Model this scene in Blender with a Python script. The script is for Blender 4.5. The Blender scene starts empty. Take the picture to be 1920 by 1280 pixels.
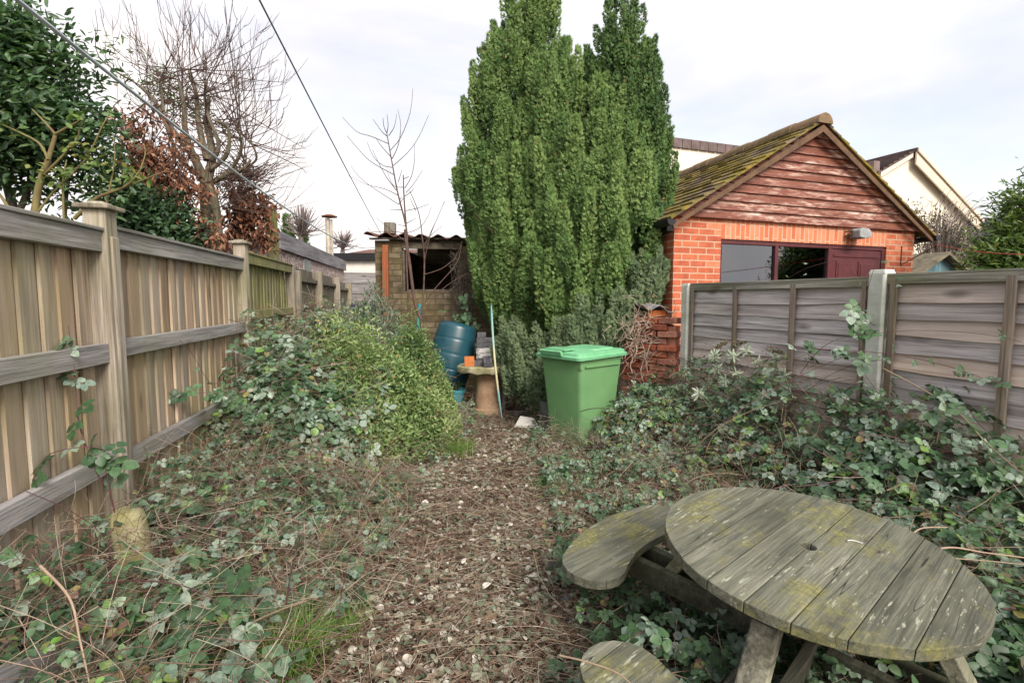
import bpy, math, random
import numpy as np
from mathutils import Vector, Matrix, Euler
R_ = math.radians
sc = bpy.context.scene
random.seed(7)
rng = np.random.default_rng(11)

# ------------------------------------------------------------------ camera, sky, sun, exposure
F, PITCH, EYE = 960.0, R_(4.8), 1.5
cam_d = bpy.data.cameras.new('camera')
cam_d.sensor_width = 36.0; cam_d.lens = 18.0
cam_d.clip_start = 0.02; cam_d.clip_end = 2000
cam = bpy.data.objects.new('camera', cam_d)
sc.collection.objects.link(cam)
cam.location = (0, 0, EYE); cam.rotation_euler = (R_(90) - PITCH, 0, 0)
sc.camera = cam

SUN_EL, SUN_AZ = 38.0, 152.0          # azimuth clockwise from +Y: low sun behind the camera's right shoulder
w = bpy.data.worlds.new('World'); sc.world = w; w.use_nodes = True
nt = w.node_tree; nt.nodes.clear()
def wn(t, **k):
    n = nt.nodes.new(t)
    for a, b in k.items(): setattr(n, a, b)
    return n
wo = wn('ShaderNodeOutputWorld'); bg = wn('ShaderNodeBackground')
sky = wn('ShaderNodeTexSky', sky_type='NISHITA', sun_disc=False)
sky.sun_elevation = R_(SUN_EL); sky.sun_rotation = R_(SUN_AZ)
sky.air_density = 1.0; sky.dust_density = 2.5; sky.ozone_density = 1.2
tc = wn('ShaderNodeTexCoord'); mp = wn('ShaderNodeMapping')
mp.inputs['Scale'].default_value = (1.0, 1.0, 2.6); mp.inputs['Location'].default_value = (0.35, 0.2, 0.1)
nz = wn('ShaderNodeTexNoise'); nz.inputs['Scale'].default_value = 1.5; nz.inputs['Detail'].default_value = 5; nz.inputs['Roughness'].default_value = 0.52
nz.inputs['Distortion'].default_value = 0.5
rp = wn('ShaderNodeValToRGB'); rp.color_ramp.elements[0].position = 0.36; rp.color_ramp.elements[1].position = 0.62
rp.color_ramp.elements[0].color = (.38, .38, .38, 1); rp.color_ramp.elements[1].color = (1, 1, 1, 1)
nz2 = wn('ShaderNodeTexNoise'); nz2.inputs['Scale'].default_value = 2.6; nz2.inputs['Detail'].default_value = 5
rp2 = wn('ShaderNodeValToRGB'); rp2.color_ramp.elements[0].position = 0.30; rp2.color_ramp.elements[1].position = 0.66
rp2.color_ramp.elements[0].color = (5.5, 5.2, 5.2, 1); rp2.color_ramp.elements[1].color = (7.2, 6.85, 6.65, 1)
mx = wn('ShaderNodeMixRGB')
L = nt.links.new
L(tc.outputs['Generated'], mp.inputs['Vector']); L(mp.outputs[0], nz.inputs['Vector']); L(mp.outputs[0], nz2.inputs['Vector'])
L(nz.outputs['Fac'], rp.inputs[0]); L(nz2.outputs['Fac'], rp2.inputs[0])
gm = wn('ShaderNodeGamma'); gm.inputs[1].default_value = 1.0
brt = wn('ShaderNodeMixRGB', blend_type='MULTIPLY'); brt.inputs[0].default_value = 1; brt.inputs[2].default_value = (2.0, 1.68, 1.45, 1)
L(sky.outputs[0], brt.inputs[1])
L(rp.outputs[0], mx.inputs[0]); L(brt.outputs[0], mx.inputs[1]); L(rp2.outputs[0], mx.inputs[2])
L(mx.outputs[0], bg.inputs['Color']); bg.inputs['Strength'].default_value = 0.115
L(bg.outputs[0], wo.inputs[0])

sd = bpy.data.lights.new('sun', 'SUN'); sd.energy = 2.4; sd.angle = R_(25); sd.color = (1, .95, .87)
so = bpy.data.objects.new('sun', sd); sc.collection.objects.link(so)
az = R_(SUN_AZ); dv = Vector((math.sin(az) * math.cos(R_(SUN_EL)), math.cos(az) * math.cos(R_(SUN_EL)), math.sin(R_(SUN_EL))))
so.rotation_euler = dv.to_track_quat('Z', 'Y').to_euler(); so.location = (0, 0, 30)
vs = sc.view_settings
vs.view_transform = 'Standard'; vs.look = 'None'; vs.gamma = 1; vs.use_curve_mapping = False; vs.exposure = 0.70
sc.cycles.max_bounces = 5; sc.cycles.diffuse_bounces = 3; sc.cycles.transparent_max_bounces = 8
sc.cycles.use_denoising = True

# ------------------------------------------------------------------ helpers
def ray(px, py):
    X = (px - 960) / F; Y = (640 - py) / F; c, s = math.cos(PITCH), math.sin(PITCH)
    return Vector((X, c + Y * s, -s + Y * c))
def P(px, py, y):
    d = ray(px, py); return Vector((0, 0, EYE)) + d * (y / d.y)
def onplane(px, py, A, th):
    """(distance along, height) where the line of sight meets the upright plane through A running at angle th"""
    d = ray(px, py); n = Vector((-math.sin(th), math.cos(th)))
    t = (A[0] * n.x + A[1] * n.y) / (d.x * n.x + d.y * n.y)
    q = Vector((0, 0, EYE)) + d * t
    return (q.x - A[0]) * math.cos(th) + (q.y - A[1]) * math.sin(th), q.z

def tag(o, label=None, cat=None, group=None, kind=None):
    if label: o['label'] = label
    if cat: o['category'] = cat
    if group: o['group'] = group
    if kind: o['kind'] = kind
    return o
def empty(name, loc, rz=0, label=None, cat=None, group=None, rot=None):
    o = bpy.data.objects.new(name, None); sc.collection.objects.link(o)
    o.location = loc; o.rotation_euler = rot or (0, 0, rz); o.empty_display_size = .1
    return tag(o, label, cat, group)

class MB:
    def __init__(s): s.v = []; s.f = []; s.t = []; s.M = Matrix.Identity(4); s.tone = 0.5
    def add(s, vs_, fs, tone=None):
        b = len(s.v); t = s.tone if tone is None else tone
        for p in vs_: s.v.append(tuple(s.M @ Vector(p))); s.t.append(t)
        for f in fs: s.f.append(tuple(b + i for i in f))
        return s
    def box(s, c, d, rot=None, tone=None, tap=None):
        x, y, z = d[0] / 2, d[1] / 2, d[2] / 2; kx, ky = tap or (1, 1)
        p = [(-x * (kx if k > 0 else 1), 0, 0) for k in ()]
        p = []
        for k in (-1, 1):
            ax, ay = (x * kx, y * ky) if k > 0 else (x, y)
            p += [(-ax, -ay, k * z), (ax, -ay, k * z), (ax, ay, k * z), (-ax, ay, k * z)]
        m = Euler(rot).to_matrix() if rot else None
        q = []
        for a in p:
            a = Vector(a); a = m @ a if m else a; q.append(a + Vector(c))
        return s.add(q, [(3, 2, 1, 0), (4, 5, 6, 7), (0, 1, 5, 4), (1, 2, 6, 5), (2, 3, 7, 6), (3, 0, 4, 7)], tone)
    def span(s, a, b, tone=None):
        return s.box([(a[i] + b[i]) / 2 for i in range(3)], [abs(b[i] - a[i]) for i in range(3)], tone=tone)
    def prism(s, pts, z0, z1, tone=None, axis='z'):
        n = len(pts)
        conv = {'z': lambda p, z: (p[0], p[1], z), 'y': lambda p, z: (p[0], z, p[1]), 'x': lambda p, z: (z, p[0], p[1])}[axis]
        v = [conv(p, z0) for p in pts] + [conv(p, z1) for p in pts]
        f = [tuple(range(n))[::-1], tuple(range(n, 2 * n))] + [(i, (i + 1) % n, n + (i + 1) % n, n + i) for i in range(n)]
        return s.add(v, f, tone)
    def tube(s, path, r, k=8, tone=None, cap=True):
        path = [Vector(p) for p in path]; n = len(path)
        rr = r if hasattr(r, '__len__') else [r] * n
        v = []; u = None
        for i, p in enumerate(path):
            t = (path[min(i + 1, n - 1)] - path[max(i - 1, 0)]).normalized()
            if u is None: u = t.orthogonal().normalized()
            u = (u - t * u.dot(t)).normalized(); w_ = t.cross(u)
            v += [p + (u * math.cos(2 * math.pi * j / k) + w_ * math.sin(2 * math.pi * j / k)) * rr[i] for j in range(k)]
        f = [(i * k + j, i * k + (j + 1) % k, (i + 1) * k + (j + 1) % k, (i + 1) * k + j) for i in range(n - 1) for j in range(k)]
        if cap: f += [tuple(range(k))[::-1], tuple(range((n - 1) * k, n * k))]
        return s.add(v, f, tone)
    def lathe(s, prof, n=32, c=(0, 0, 0), tone=None, wob=0.0):
        v = []
        for (r, z) in prof:
            v += [(c[0] + r * (1 + wob * math.sin(3 * a + z * 9)) * math.cos(a), c[1] + r * (1 + wob * math.sin(3 * a + z * 9)) * math.sin(a), c[2] + z) for a in [2 * math.pi * j / n for j in range(n)]]
        f = [(i * n + j, i * n + (j + 1) % n, (i + 1) * n + (j + 1) % n, (i + 1) * n + j) for i in range(len(prof) - 1) for j in range(n)]
        f += [tuple(range(n))[::-1], tuple(range((len(prof) - 1) * n, len(prof) * n))]
        return s.add(v, f, tone)
    def build(s, name, mat, parent=None, bevel=0, smooth=False, kind=None):
        me = bpy.data.meshes.new(name); me.from_pydata(s.v, [], s.f); me.validate(); me.update()
        a = me.attributes.new('tone', 'FLOAT', 'POINT'); a.data.foreach_set('value', s.t[:len(me.vertices)])
        uv = me.uv_layers.new(name='UVMap'); dat = np.empty(len(me.loops) * 2, 'f')
        for pl in me.polygons:
            nx, ny, nz_ = [abs(q) for q in pl.normal]
            for li in pl.loop_indices:
                co = me.vertices[me.loops[li].vertex_index].co
                if nz_ >= nx and nz_ >= ny: dat[2 * li], dat[2 * li + 1] = co.x, co.y
                elif ny >= nx: dat[2 * li], dat[2 * li + 1] = co.x, co.z
                else: dat[2 * li], dat[2 * li + 1] = co.y, co.z
        uv.data.foreach_set('uv', dat)
        me.materials.append(mat)
        if smooth:
            me.polygons.foreach_set('use_smooth', [True] * len(me.polygons))
            try: me.set_sharp_from_angle(angle=R_(38))
            except Exception: pass
        o = bpy.data.objects.new(name, me); sc.collection.objects.link(o)
        if parent: o.parent = parent
        if bevel:
            b = o.modifiers.new('bevel', 'BEVEL'); b.width = bevel; b.segments = 2; b.limit_method = 'ANGLE'; b.angle_limit = R_(40)
        if kind: o['kind'] = kind
        return o

def npmesh(name, V, sizes, loops, tone, mat, parent=None, smooth=False):
    me = bpy.data.meshes.new(name)
    me.vertices.add(len(V)); me.vertices.foreach_set('co', V.astype('f').ravel())
    me.loops.add(len(loops)); me.loops.foreach_set('vertex_index', loops.astype('i'))
    me.polygons.add(len(sizes)); st = np.concatenate(([0], np.cumsum(sizes)[:-1])).astype('i')
    me.polygons.foreach_set('loop_start', st)
    try: me.polygons.foreach_set('loop_total', sizes.astype('i'))
    except Exception: pass
    if smooth: me.polygons.foreach_set('use_smooth', np.ones(len(sizes), bool))
    me.update(calc_edges=True)
    a = me.attributes.new('tone', 'FLOAT', 'POINT'); a.data.foreach_set('value', tone.astype('f'))
    me.materials.append(mat)
    o = bpy.data.objects.new(name, me); sc.collection.objects.link(o)
    if parent: o.parent = parent
    return o
def scatter(name, tpl, Pn, Rn, S, tone, mat, parent=None):
    """many copies of a small leaf shape as one mesh. tpl = (verts, faces, tone offset per vertex)"""
    tv = np.array(tpl[0], 'f'); nv = len(tv); N = len(Pn)
    to = np.array(tpl[2], 'f') if len(tpl) > 2 else np.zeros(nv, 'f')
    S = np.asarray(S, 'f')
    if S.ndim == 1: S = np.repeat(S[:, None], 3, 1)
    V = np.einsum('nij,nvj->nvi', Rn, tv[None] * S[:, None, :]) + Pn[:, None, :]
    fl = np.concatenate([np.array(f) for f in tpl[1]]); fs = np.array([len(f) for f in tpl[1]])
    loops = (fl[None] + (np.arange(N) * nv)[:, None]).ravel(); sizes = np.tile(fs, N)
    t = (np.asarray(tone)[:, None] + to[None]).ravel()
    return npmesh(name, V.reshape(-1, 3), sizes, loops, t, mat, parent)
def merge_tpl(*ts):
    v = []; f = []; t = []
    for a in ts:
        b = len(v); v += list(a[0]); f += [tuple(i + b for i in q) for q in a[1]]; t += list(a[2])
    return v, f, t
def tubes(name, paths, radii, k, tone, mat, parent=None, smooth=True):
    """paths (N,S,3), radii (N,S)"""
    paths = np.asarray(paths, float); radii = np.asarray(radii, float); N, S, _ = paths.shape
    T = np.gradient(paths, axis=1); T /= np.linalg.norm(T, axis=2, keepdims=True) + 1e-9
    ref = np.where(np.abs(T[:, :1, 2:3]) > .9, np.array([1., 0, 0]), np.array([0, 0, 1.])); ref = np.broadcast_to(ref, T.shape)
    U = np.cross(T, ref); U /= np.linalg.norm(U, axis=2, keepdims=True) + 1e-9; W = np.cross(T, U)
    a = np.arange(k) * 2 * np.pi / k
    V = paths[:, :, None] + radii[:, :, None, None] * (U[:, :, None] * np.cos(a)[None, None, :, None] + W[:, :, None] * np.sin(a)[None, None, :, None])
    i, j = np.meshgrid(np.arange(S - 1), np.arange(k), indexing='ij')
    q = np.stack([i * k + j, i * k + (j + 1) % k, (i + 1) * k + (j + 1) % k, (i + 1) * k + j], -1).reshape(-1)
    loops = (q[None] + (np.arange(N) * S * k)[:, None]).ravel()
    sizes = np.full(N * (S - 1) * k, 4)
    return npmesh(name, V.reshape(-1, 3), sizes, loops, np.repeat(np.asarray(tone, float), S * k), mat, parent, smooth)
def frames(n, rg=rng, heading=None):
    n = n / (np.linalg.norm(n, axis=1, keepdims=True) + 1e-9)
    h = rg.normal(size=n.shape) if heading is None else heading
    y = h - n * (h * n).sum(1, keepdims=True); y /= np.linalg.norm(y, axis=1, keepdims=True) + 1e-9
    x = np.cross(y, n)
    return np.stack([x, y, n], 2)

_tab = np.random.default_rng(5).random((256, 256))
def vn(x, y, s=1.0, o=0):
    x = np.asarray(x) * s + o * 17.3 + 900; y = np.asarray(y) * s + o * 9.1 + 900
    i = np.floor(x).astype(int); j = np.floor(y).astype(int); fx = x - i; fy = y - j
    fx = fx * fx * (3 - 2 * fx); fy = fy * fy * (3 - 2 * fy)
    g = lambda a, b: _tab[a % 256, b % 256]
    return (g(i, j) * (1 - fx) + g(i + 1, j) * fx) * (1 - fy) + (g(i, j + 1) * (1 - fx) + g(i + 1, j + 1) * fx) * fy
def sstep(a, b, x):
    t = np.clip((np.asarray(x, float) - a) / (b - a), 0, 1); return t * t * (3 - 2 * t)

# ------------------------------------------------------------------ materials
class NM:
    def __init__(s, name, rough=.7, spec=.3, metal=0):
        s.m = bpy.data.materials.new(name); s.m.use_nodes = True; s.t = s.m.node_tree
        s.b = s.t.nodes['Principled BSDF']; s.b.inputs['Roughness'].default_value = rough
        s.b.inputs['Specular IOR Level'].default_value = spec; s.b.inputs['Metallic'].default_value = metal
        s.co = s.t.nodes.new('ShaderNodeTexCoord'); s.at = None
    def n(s, typ, ins=None, **k):
        x = s.t.nodes.new('ShaderNode' + typ)
        for a, b in k.items(): setattr(x, a, b)
        for a, b in (ins or {}).items():
            if hasattr(b, 'is_linked') or isinstance(b, bpy.types.NodeSocket): s.t.links.new(b, x.inputs[a])
            else: x.inputs[a].default_value = b
        return x
    def tone(s):
        if not s.at: s.at = s.n('Attribute', attribute_name='tone')
        return s.at.outputs['Fac']
    def obj(s, scale=(1, 1, 1), off=None):
        v = s.n('VectorMath', {0: s.co.outputs['Object'], 1: scale}, operation='MULTIPLY').outputs[0]
        if off is not None:
            o = s.n('CombineXYZ', {0: off, 1: off, 2: off}).outputs[0]
            v = s.n('VectorMath', {0: v, 1: o}, operation='ADD').outputs[0]
        return v
    def noise(s, v, scale=1, detail=4, rough=.55, dist=0):
        return s.n('TexNoise', {'Vector': v, 'Scale': scale, 'Detail': detail, 'Roughness': rough, 'Distortion': dist}).outputs['Fac']
    def ramp(s, fac, stops, interp='LINEAR'):
        r = s.n('ValToRGB', {0: fac}); cr = r.color_ramp; cr.interpolation = interp
        while len(cr.elements) < len(stops): cr.elements.new(.5)
        for e, (p, c) in zip(cr.elements, stops):
            e.position = p; e.color = (c, c, c, 1) if not hasattr(c, '__len__') else (*c, 1)
        return r.outputs[0]
    def mix(s, f, a, b, mode='MIX'):
        ins = {0: f, 1: (*a, 1) if isinstance(a, tuple) else a, 2: (*b, 1) if isinstance(b, tuple) else b}
        return s.n('MixRGB', ins, blend_type=mode).outputs[0]
    def math(s, op, a, b=0.0): return s.n('Math', {0: a, 1: b}, operation=op).outputs[0]
    def bump(s, h, st=.3, d=.01):
        x = s.n('Bump', {'Height': h, 'Strength': st, 'Distance': d}); s.t.links.new(x.outputs[0], s.b.inputs['Normal'])
    def out(s, col):
        s.t.links.new(col, s.b.inputs['Base Color']); return s.m

def m_plain(name, c, rough=.6, spec=.3, *e, metal=0, var=.25, scale=6, bump=.1, c2=None):
    e = list(e)
    if len(e) > 2 and e[1] <= 1: metal = e.pop(0)
    elif len(e) == 2 and e[1] <= 1: metal = e.pop(0)
    var, scale, bump = (e + [var, scale, bump][len(e):])[:3]
    m = NM(name, rough, spec, metal); v = m.obj()
    f = m.noise(v, scale, 6, .6)
    c2 = c2 or tuple(x * (1 - var * 1.4) for x in c)
    col = m.ramp(f, [(.3, c2), (.7, tuple(min(1, x * (1 + var * .5)) for x in c))])
    if bump: m.bump(m.noise(v, scale * 8, 4), bump, .005)
    return m.out(col)
def m_wood(name, dark, mid, light, axis, algae=.3, algae_c=(.16, .17, .06), knots=True, tint=None, gs=1.0):
    """weathered boards, grain along the given object axis, each board shifted by its own tone"""
    m = NM(name, .78, .2); t = m.tone()
    off = m.math('MULTIPLY', t, 53.0)
    sc3 = [30 * gs] * 3; sc3[axis] = 1.3 * gs
    v = m.obj(tuple(sc3), off)
    g = m.noise(v, 1.0, 7, .62, .4)
    col = m.ramp(g, [(.28, dark), (.48, mid), (.72, light)])
    sc4 = [120 * gs] * 3; sc4[axis] = 3.5
    g2 = m.noise(m.obj(tuple(sc4), off), 1.0, 3, .7)
    col = m.mix(1.0, col, m.ramp(g2, [(.32, .62), (.5, 1.0), (.7, 1.25)]), 'MULTIPLY')
    if tint:
        col = m.mix(m.math('MULTIPLY', m.math('FRACT', m.math('MULTIPLY', t, 7.7)), .6), col, tint)
        col = m.mix(m.ramp(m.math('FRACT', m.math('MULTIPLY', t, 23.3)), [(.5, 0.), (1., .45)]), col, (light[0] * 1.05, light[1] * .78, light[2] * .52))
        col = m.mix(1.0, col, m.ramp(m.math('FRACT', m.math('MULTIPLY', t, 13.1)), [(0, .78), (1, 1.22)]), 'MULTIPLY')
    s2 = [7.] * 3; s2[axis] = .9
    big = m.noise(m.obj(tuple(s2), off), 1.0, 3, .5)
    col = m.mix(1.0, col, m.ramp(big, [(.3, .62), (.55, 1.0), (.75, 1.22)]), 'MULTIPLY')
    if knots:
        s3 = [6.] * 3; s3[axis] = 2.2
        kv = m.n('TexVoronoi', {'Vector': m.obj(tuple(s3), off), 'Scale': 1.0})
        k = m.ramp(kv.outputs['Distance'], [(.07, 1.), (.21, 0.)])
        kr = m.ramp(m.n('SeparateColor', {0: kv.outputs['Color']}).outputs[0], [(.55, 0.), (.6, 1.)])
        col = m.mix(m.math('MULTIPLY', m.math('MULTIPLY', k, kr), .65), col, (.06, .045, .035))
    if algae:
        al = m.noise(m.obj((1.6, 1.6, 1.1)), 1.0, 5, .65)
        col = m.mix(m.math('MULTIPLY', m.ramp(al, [(.42, 0.), (.68, 1.)]), algae), col, algae_c)
    fine = m.noise(m.obj(), 90, 3)
    m.bump(m.math('ADD', m.math('ADD', g, m.math('MULTIPLY', g2, .6)), m.math('MULTIPLY', fine, .3)), .5, .006)
    return m.out(col)
def m_leaf(name, stops, rough=.5, spec=.35, trans=.22, var=.5):
    m = NM(name, rough, spec); t = m.tone()
    col = m.ramp(t, stops)
    nf = m.noise(m.obj(), 55, 2)
    col = m.mix(1.0, col, m.ramp(nf, [(.3, 1 - var * .5), (.7, 1 + var * .35)]), 'MULTIPLY')
    m.t.links.new(col, m.b.inputs['Base Color'])
    tr = m.n('BsdfTranslucent', {0: m.mix(1.0, col, (1.1, 1.25, .6), 'MULTIPLY')})
    mxs = m.n('MixShader', {0: trans, 1: m.b.outputs[0], 2: tr.outputs[0]})
    m.t.links.new(mxs.outputs[0], m.t.nodes['Material Output'].inputs[0])
    return m.m
def m_brick(name, cols, mortar, bw=.235, bh=.075, ms=.01, rough=.85, moss=None, soldier=False, wear=.25, bias=0):
    m = NM(name, rough, .15)
    uv = m.co.outputs['UV']
    if soldier:
        sp = m.n('SeparateXYZ', {0: uv}); uv = m.n('CombineXYZ', {0: sp.outputs[1], 1: sp.outputs[0], 2: 0.0}).outputs[0]
    wob = m.n('VectorMath', {0: m.n('TexNoise', {'Vector': uv, 'Scale': 14.0}).outputs['Color'], 1: (.006, .006, 0)}, operation='MULTIPLY').outputs[0]
    uv2 = m.n('VectorMath', {0: uv, 1: wob}, operation='ADD').outputs[0]
    b = m.n('TexBrick', {'Vector': uv2, 'Color1': (0, 0, 0, 1), 'Color2': (1, 1, 1, 1), 'Mortar': (.5, .5, .5, 1), 'Scale': 1.0, 'Mortar Size': ms, 'Mortar Smooth': .15, 'Bias': bias, 'Brick Width': bw, 'Row Height': bh})
    col = m.ramp(b.outputs['Color'], cols)
    nz_ = m.noise(m.co.outputs['UV'], 9, 6, .6)
    col = m.mix(1.0, col, m.ramp(nz_, [(.3, 1 - wear), (.7, 1 + wear * .6)]), 'MULTIPLY')
    sp2 = m.noise(m.co.outputs['UV'], 120, 3)
    col = m.mix(m.math('MULTIPLY', m.ramp(sp2, [(.6, 0.), (.75, 1.)]), .3), col, (.1, .06, .05))
    col = m.mix(b.outputs['Fac'], col, mortar)
    if moss:
        mn = m.noise(m.co.outputs['UV'], 2.2, 7, .7)
        mn2 = m.noise(m.co.outputs['UV'], 26, 4, .7)
        col = m.mix(m.math('MULTIPLY', m.ramp(m.math('ADD', mn, m.math('MULTIPLY', mn2, .5)), [(.62, 0.), (.86, 1.)]), moss[1]), col, moss[0])
    h = m.math('SUBTRACT', m.math('MULTIPLY', nz_, .35), b.outputs['Fac'])
    m.bump(h, .6, .01)
    return m.out(col)

WOODN = m_wood('fence_boards', (.17, .115, .075), (.40, .31, .215), (.56, .47, .37), 2, .45, (.32, .30, .10), tint=(.38, .365, .33))
WOODR = m_wood('fence_rails', (.15, .145, .14), (.285, .275, .27), (.43, .42, .42), 0, .4, (.18, .2, .08))
WOODP = m_wood('fence_post_wood', (.15, .125, .095), (.30, .265, .215), (.44, .405, .36), 2, .45, (.25, .25, .11), knots=True)
WOODG = m_wood('old_green_boards', (.09, .085, .05), (.22, .21, .12), (.33, .31, .20), 2, .85, (.24, .25, .07))
WOODO = m_wood('old_grey_boards', (.07, .065, .055), (.18, .165, .14), (.27, .25, .22), 2, .4)
LARCH = m_wood('lap_boards', (.17, .145, .14), (.48, .445, .455), (.74, .71, .74), 0, .25, (.36, .32, .22), tint=(.44, .37, .33))
BATTEN = m_wood('lap_battens', (.09, .07, .055), (.24, .185, .15), (.38, .32, .28), 2, .3)
BATTENR = m_wood('lap_top_rail', (.12, .115, .095), (.29, .275, .24), (.44, .43, .40), 0, .5)
CONC = m_plain('concrete', (.60, .61, .58), .9, .15, var=.15, scale=5, bump=.5, c2=(.30, .33, .26))
STONE = m_plain('sandstone', (.42, .38, .27), .9, .1, var=.3, scale=9, bump=.6, c2=(.20, .21, .09))

# ------------------------------------------------------------------ the lie of the land
FENCE_TH = math.atan2(1, -.198)
def fence_x(y): return -2.04 - .198 * (np.asarray(y) - 2.55)
RA, RB = Vector((1.863, 5.4)), Vector((2.594, 3.61))
rdir = (RB - RA).normalized()
_n = Vector((-rdir.y, rdir.x))
if (Vector((0, 3)) - RA).dot(_n) < 0: _n = -_n
def rdist(x, y): return (np.asarray(x) - RA.x) * _n.x + (np.asarray(y) - RA.y) * _n.y
def gh(x, y):
    x = np.asarray(x, float); y = np.asarray(y, float)
    h = .24 * sstep(1.3, 0, x - fence_x(y)) * sstep(0, 1.5, y)
    h = h + .16 * sstep(1.2, 0, rdist(x, y)) * (y < 6.2)
    h = h + np.clip(.165 * (y - 7.3), 0, 1.0) * sstep(-.6, -1.6, x)
    near = np.exp(-((x / 9) ** 2 + ((y - 4) / 9) ** 2))
    h = h + near * (.05 * (vn(x, y, 1.6) - .5) + .035 * (vn(x, y, 6, 1) - .5))
    return h
xs = np.unique(np.concatenate([np.arange(-5, 6.01, .06), -5 - np.geomspace(.1, 300, 26), 6 + np.geomspace(.1, 300, 26)]))
ys = np.unique(np.concatenate([np.arange(-.5, 9.01, .06), -.5 - np.geomspace(.1, 100, 16), 9 + np.geomspace(.1, 500, 30)]))
gx, gy = np.meshgrid(xs, ys, indexing='ij'); gz = gh(gx, gy)
nx_, ny_ = len(xs), len(ys)
ii, jj = np.meshgrid(np.arange(nx_ - 1), np.arange(ny_ - 1), indexing='ij')
q = np.stack([ii * ny_ + jj, (ii + 1) * ny_ + jj, (ii + 1) * ny_ + jj + 1, ii * ny_ + jj + 1], -1).reshape(-1)
m = NM('soil', .95, .1)
c = m.ramp(m.noise(m.obj(), 5, 8, .7), [(.3, (.035, .024, .018)), (.5, (.075, .05, .035)), (.7, (.13, .095, .065))])
c = m.mix(m.math('MULTIPLY', m.ramp(m.noise(m.obj(), 1.3, 6, .7), [(.5, 0.), (.66, 1.)]), .6), c, (.10, .12, .035))
m.bump(m.noise(m.obj(), 45, 6, .75), .9, .02)
o = npmesh('ground', np.stack([gx, gy, gz], -1).reshape(-1, 3), np.full((nx_ - 1) * (ny_ - 1), 4), q, np.zeros(nx_ * ny_), m.out(c), smooth=True)
o['kind'] = 'structure'

# ------------------------------------------------------------------ close-boarded fence on the left
TH = FENCE_TH
lf = empty('close_board_fence', (-2.025, 2.55, 0), TH, 'tall weathered close-board fence with flat post caps and three rails along the brambles', 'fence')
def board_bay(par, s0, s1, ztop, rails, mat, railmat, bw=.118, zb=.02, slope=0.0, name='board_panel'):
    m = MB(); n = int((s1 - s0) / bw); st = (s1 - s0) / n
    for i in range(n):
        c = s0 + (i + .5) * st; zt = ztop - .02 + slope * (c - s0)
        m.box((c, .03 + random.uniform(-.003, .003), (zt + zb) / 2), (st + .022, .014, zt - zb), rot=(0, random.uniform(-.006, .006), R_(random.uniform(5, 9))), tone=random.random())
    m.build(name, mat, par)
    for j, (zr, hh) in enumerate(rails):
        r = MB(); r.box(((s0 + s1) / 2, -.012, zr - hh / 2), (s1 - s0 - .004, .045, hh), tone=random.random())
        if j == 0: r.box(((s0 + s1) / 2, .0, zr + .009), (s1 - s0 - .004, .095, .018), tone=random.random())
        ro = r.build('rail', railmat, par, bevel=.004)
        ro.rotation_euler = (0, 0, 0)
bays = [(-2.09, -.05, 1.828, [(1.823, .098), (1.28, .095), (.745, .095)]), (.05, 2.09, 1.85, [(1.845, .095), (1.29, .09), (.70, .09)]), (2.19, 4.03, 1.915, [(1.91, .09), (1.39, .085), (.8, .085)])]
for k, (a, b, zt, rl) in enumerate(bays):
    board_bay(lf, a, b, zt, rl, WOODG if k == 2 else WOODN, WOODR if k < 2 else WOODG)
for s_, zt in ((-2.14, 1.93), (0, 1.93), (2.14, 1.985), (4.08, 1.93)):
    m = MB(); m.box((s_, -.005, zt / 2 - .1), (.1, .1, zt + .2), tone=random.random())
    m.box((s_, -.063, zt / 2 - .1), (.062, .016, zt - .06), tone=random.random()) if s_ == 0 else None
    po = m.build('post', WOODP, lf, bevel=.006)
    if s_ < 4:
        c = MB(); c.box((s_, -.005, zt + .011), (.16, .15, .022), tone=.3); c.box((s_, -.005, zt + .030), (.12, .11, .016), tone=.35, tap=(.55, .55)); c.build('post_cap', WOODP, po, bevel=.005)

of = empty('boundary_fence', lf.location, TH, 'low grey panel fence with leaning mossy posts beyond the tall close-board fence', 'fence')
ps = [(4.24, 1.86), (5.96, 1.93), (8.1, 1.92), (10.2, 1.86)]
for i, (s_, zt) in enumerate(ps):
    m = MB(); m.box((s_, -.03, zt / 2), (.13, .12, zt), rot=(0, random.uniform(-.01, .012), 0), tone=random.random()); m.build('post', WOODP, of, bevel=.01)
for i in range(3):
    a, b = ps[i][0] + .07, ps[i + 1][0] - .07; zt = 1.76 - .05 * (i == 2)
    m = MB(); n = int((b - a) / .11); st = (b - a) / n
    for j in range(n):
        m.box((a + (j + .5) * st, .03, zt / 2), (st - .004, .014, zt), tone=random.random())
        m.box((a + (j + .5) * st, .055, zt + .06 + random.uniform(-.01, .01)), (st - .006, .012, .20), tone=random.random())
    m.build('board_panel', WOODO, of)
    for zr in (zt, 1.18):
        r = MB(); r.box(((a + b) / 2, .0, zr), (b - a, .05, .05), tone=random.random()); r.build('rail', WOODO, of)
# horizontal fence closing the back
bf0 = P(640, 560, 13.35); bf1 = P(712, 560, 13.6)
bth = math.atan2(bf1.y - bf0.y, bf1.x - bf0.x); bl = (bf1.xy - bf0.xy).length + 1.3
bf = empty('back_fence', (bf0.x, bf0.y, 0), bth, 'pale grey fence of wide horizontal boards closing the gap beside the block shed', 'fence')
m = MB()
for k in range(6):
    m.box((bl / 2, -.02, 2.03 - k * .27), (bl, .02, .275), rot=(R_(-4), 0, 0), tone=random.random())
m.build('board_panel', m_wood('back_boards', (.12, .11, .11), (.26, .25, .255), (.38, .37, .385), 0, .15), bf)
for s_ in (0.0, bl):
    m = MB(); m.box((s_, .03, 1.1), (.09, .09, 2.25), tone=.4); m.build('post', WOODP, bf)

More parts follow.
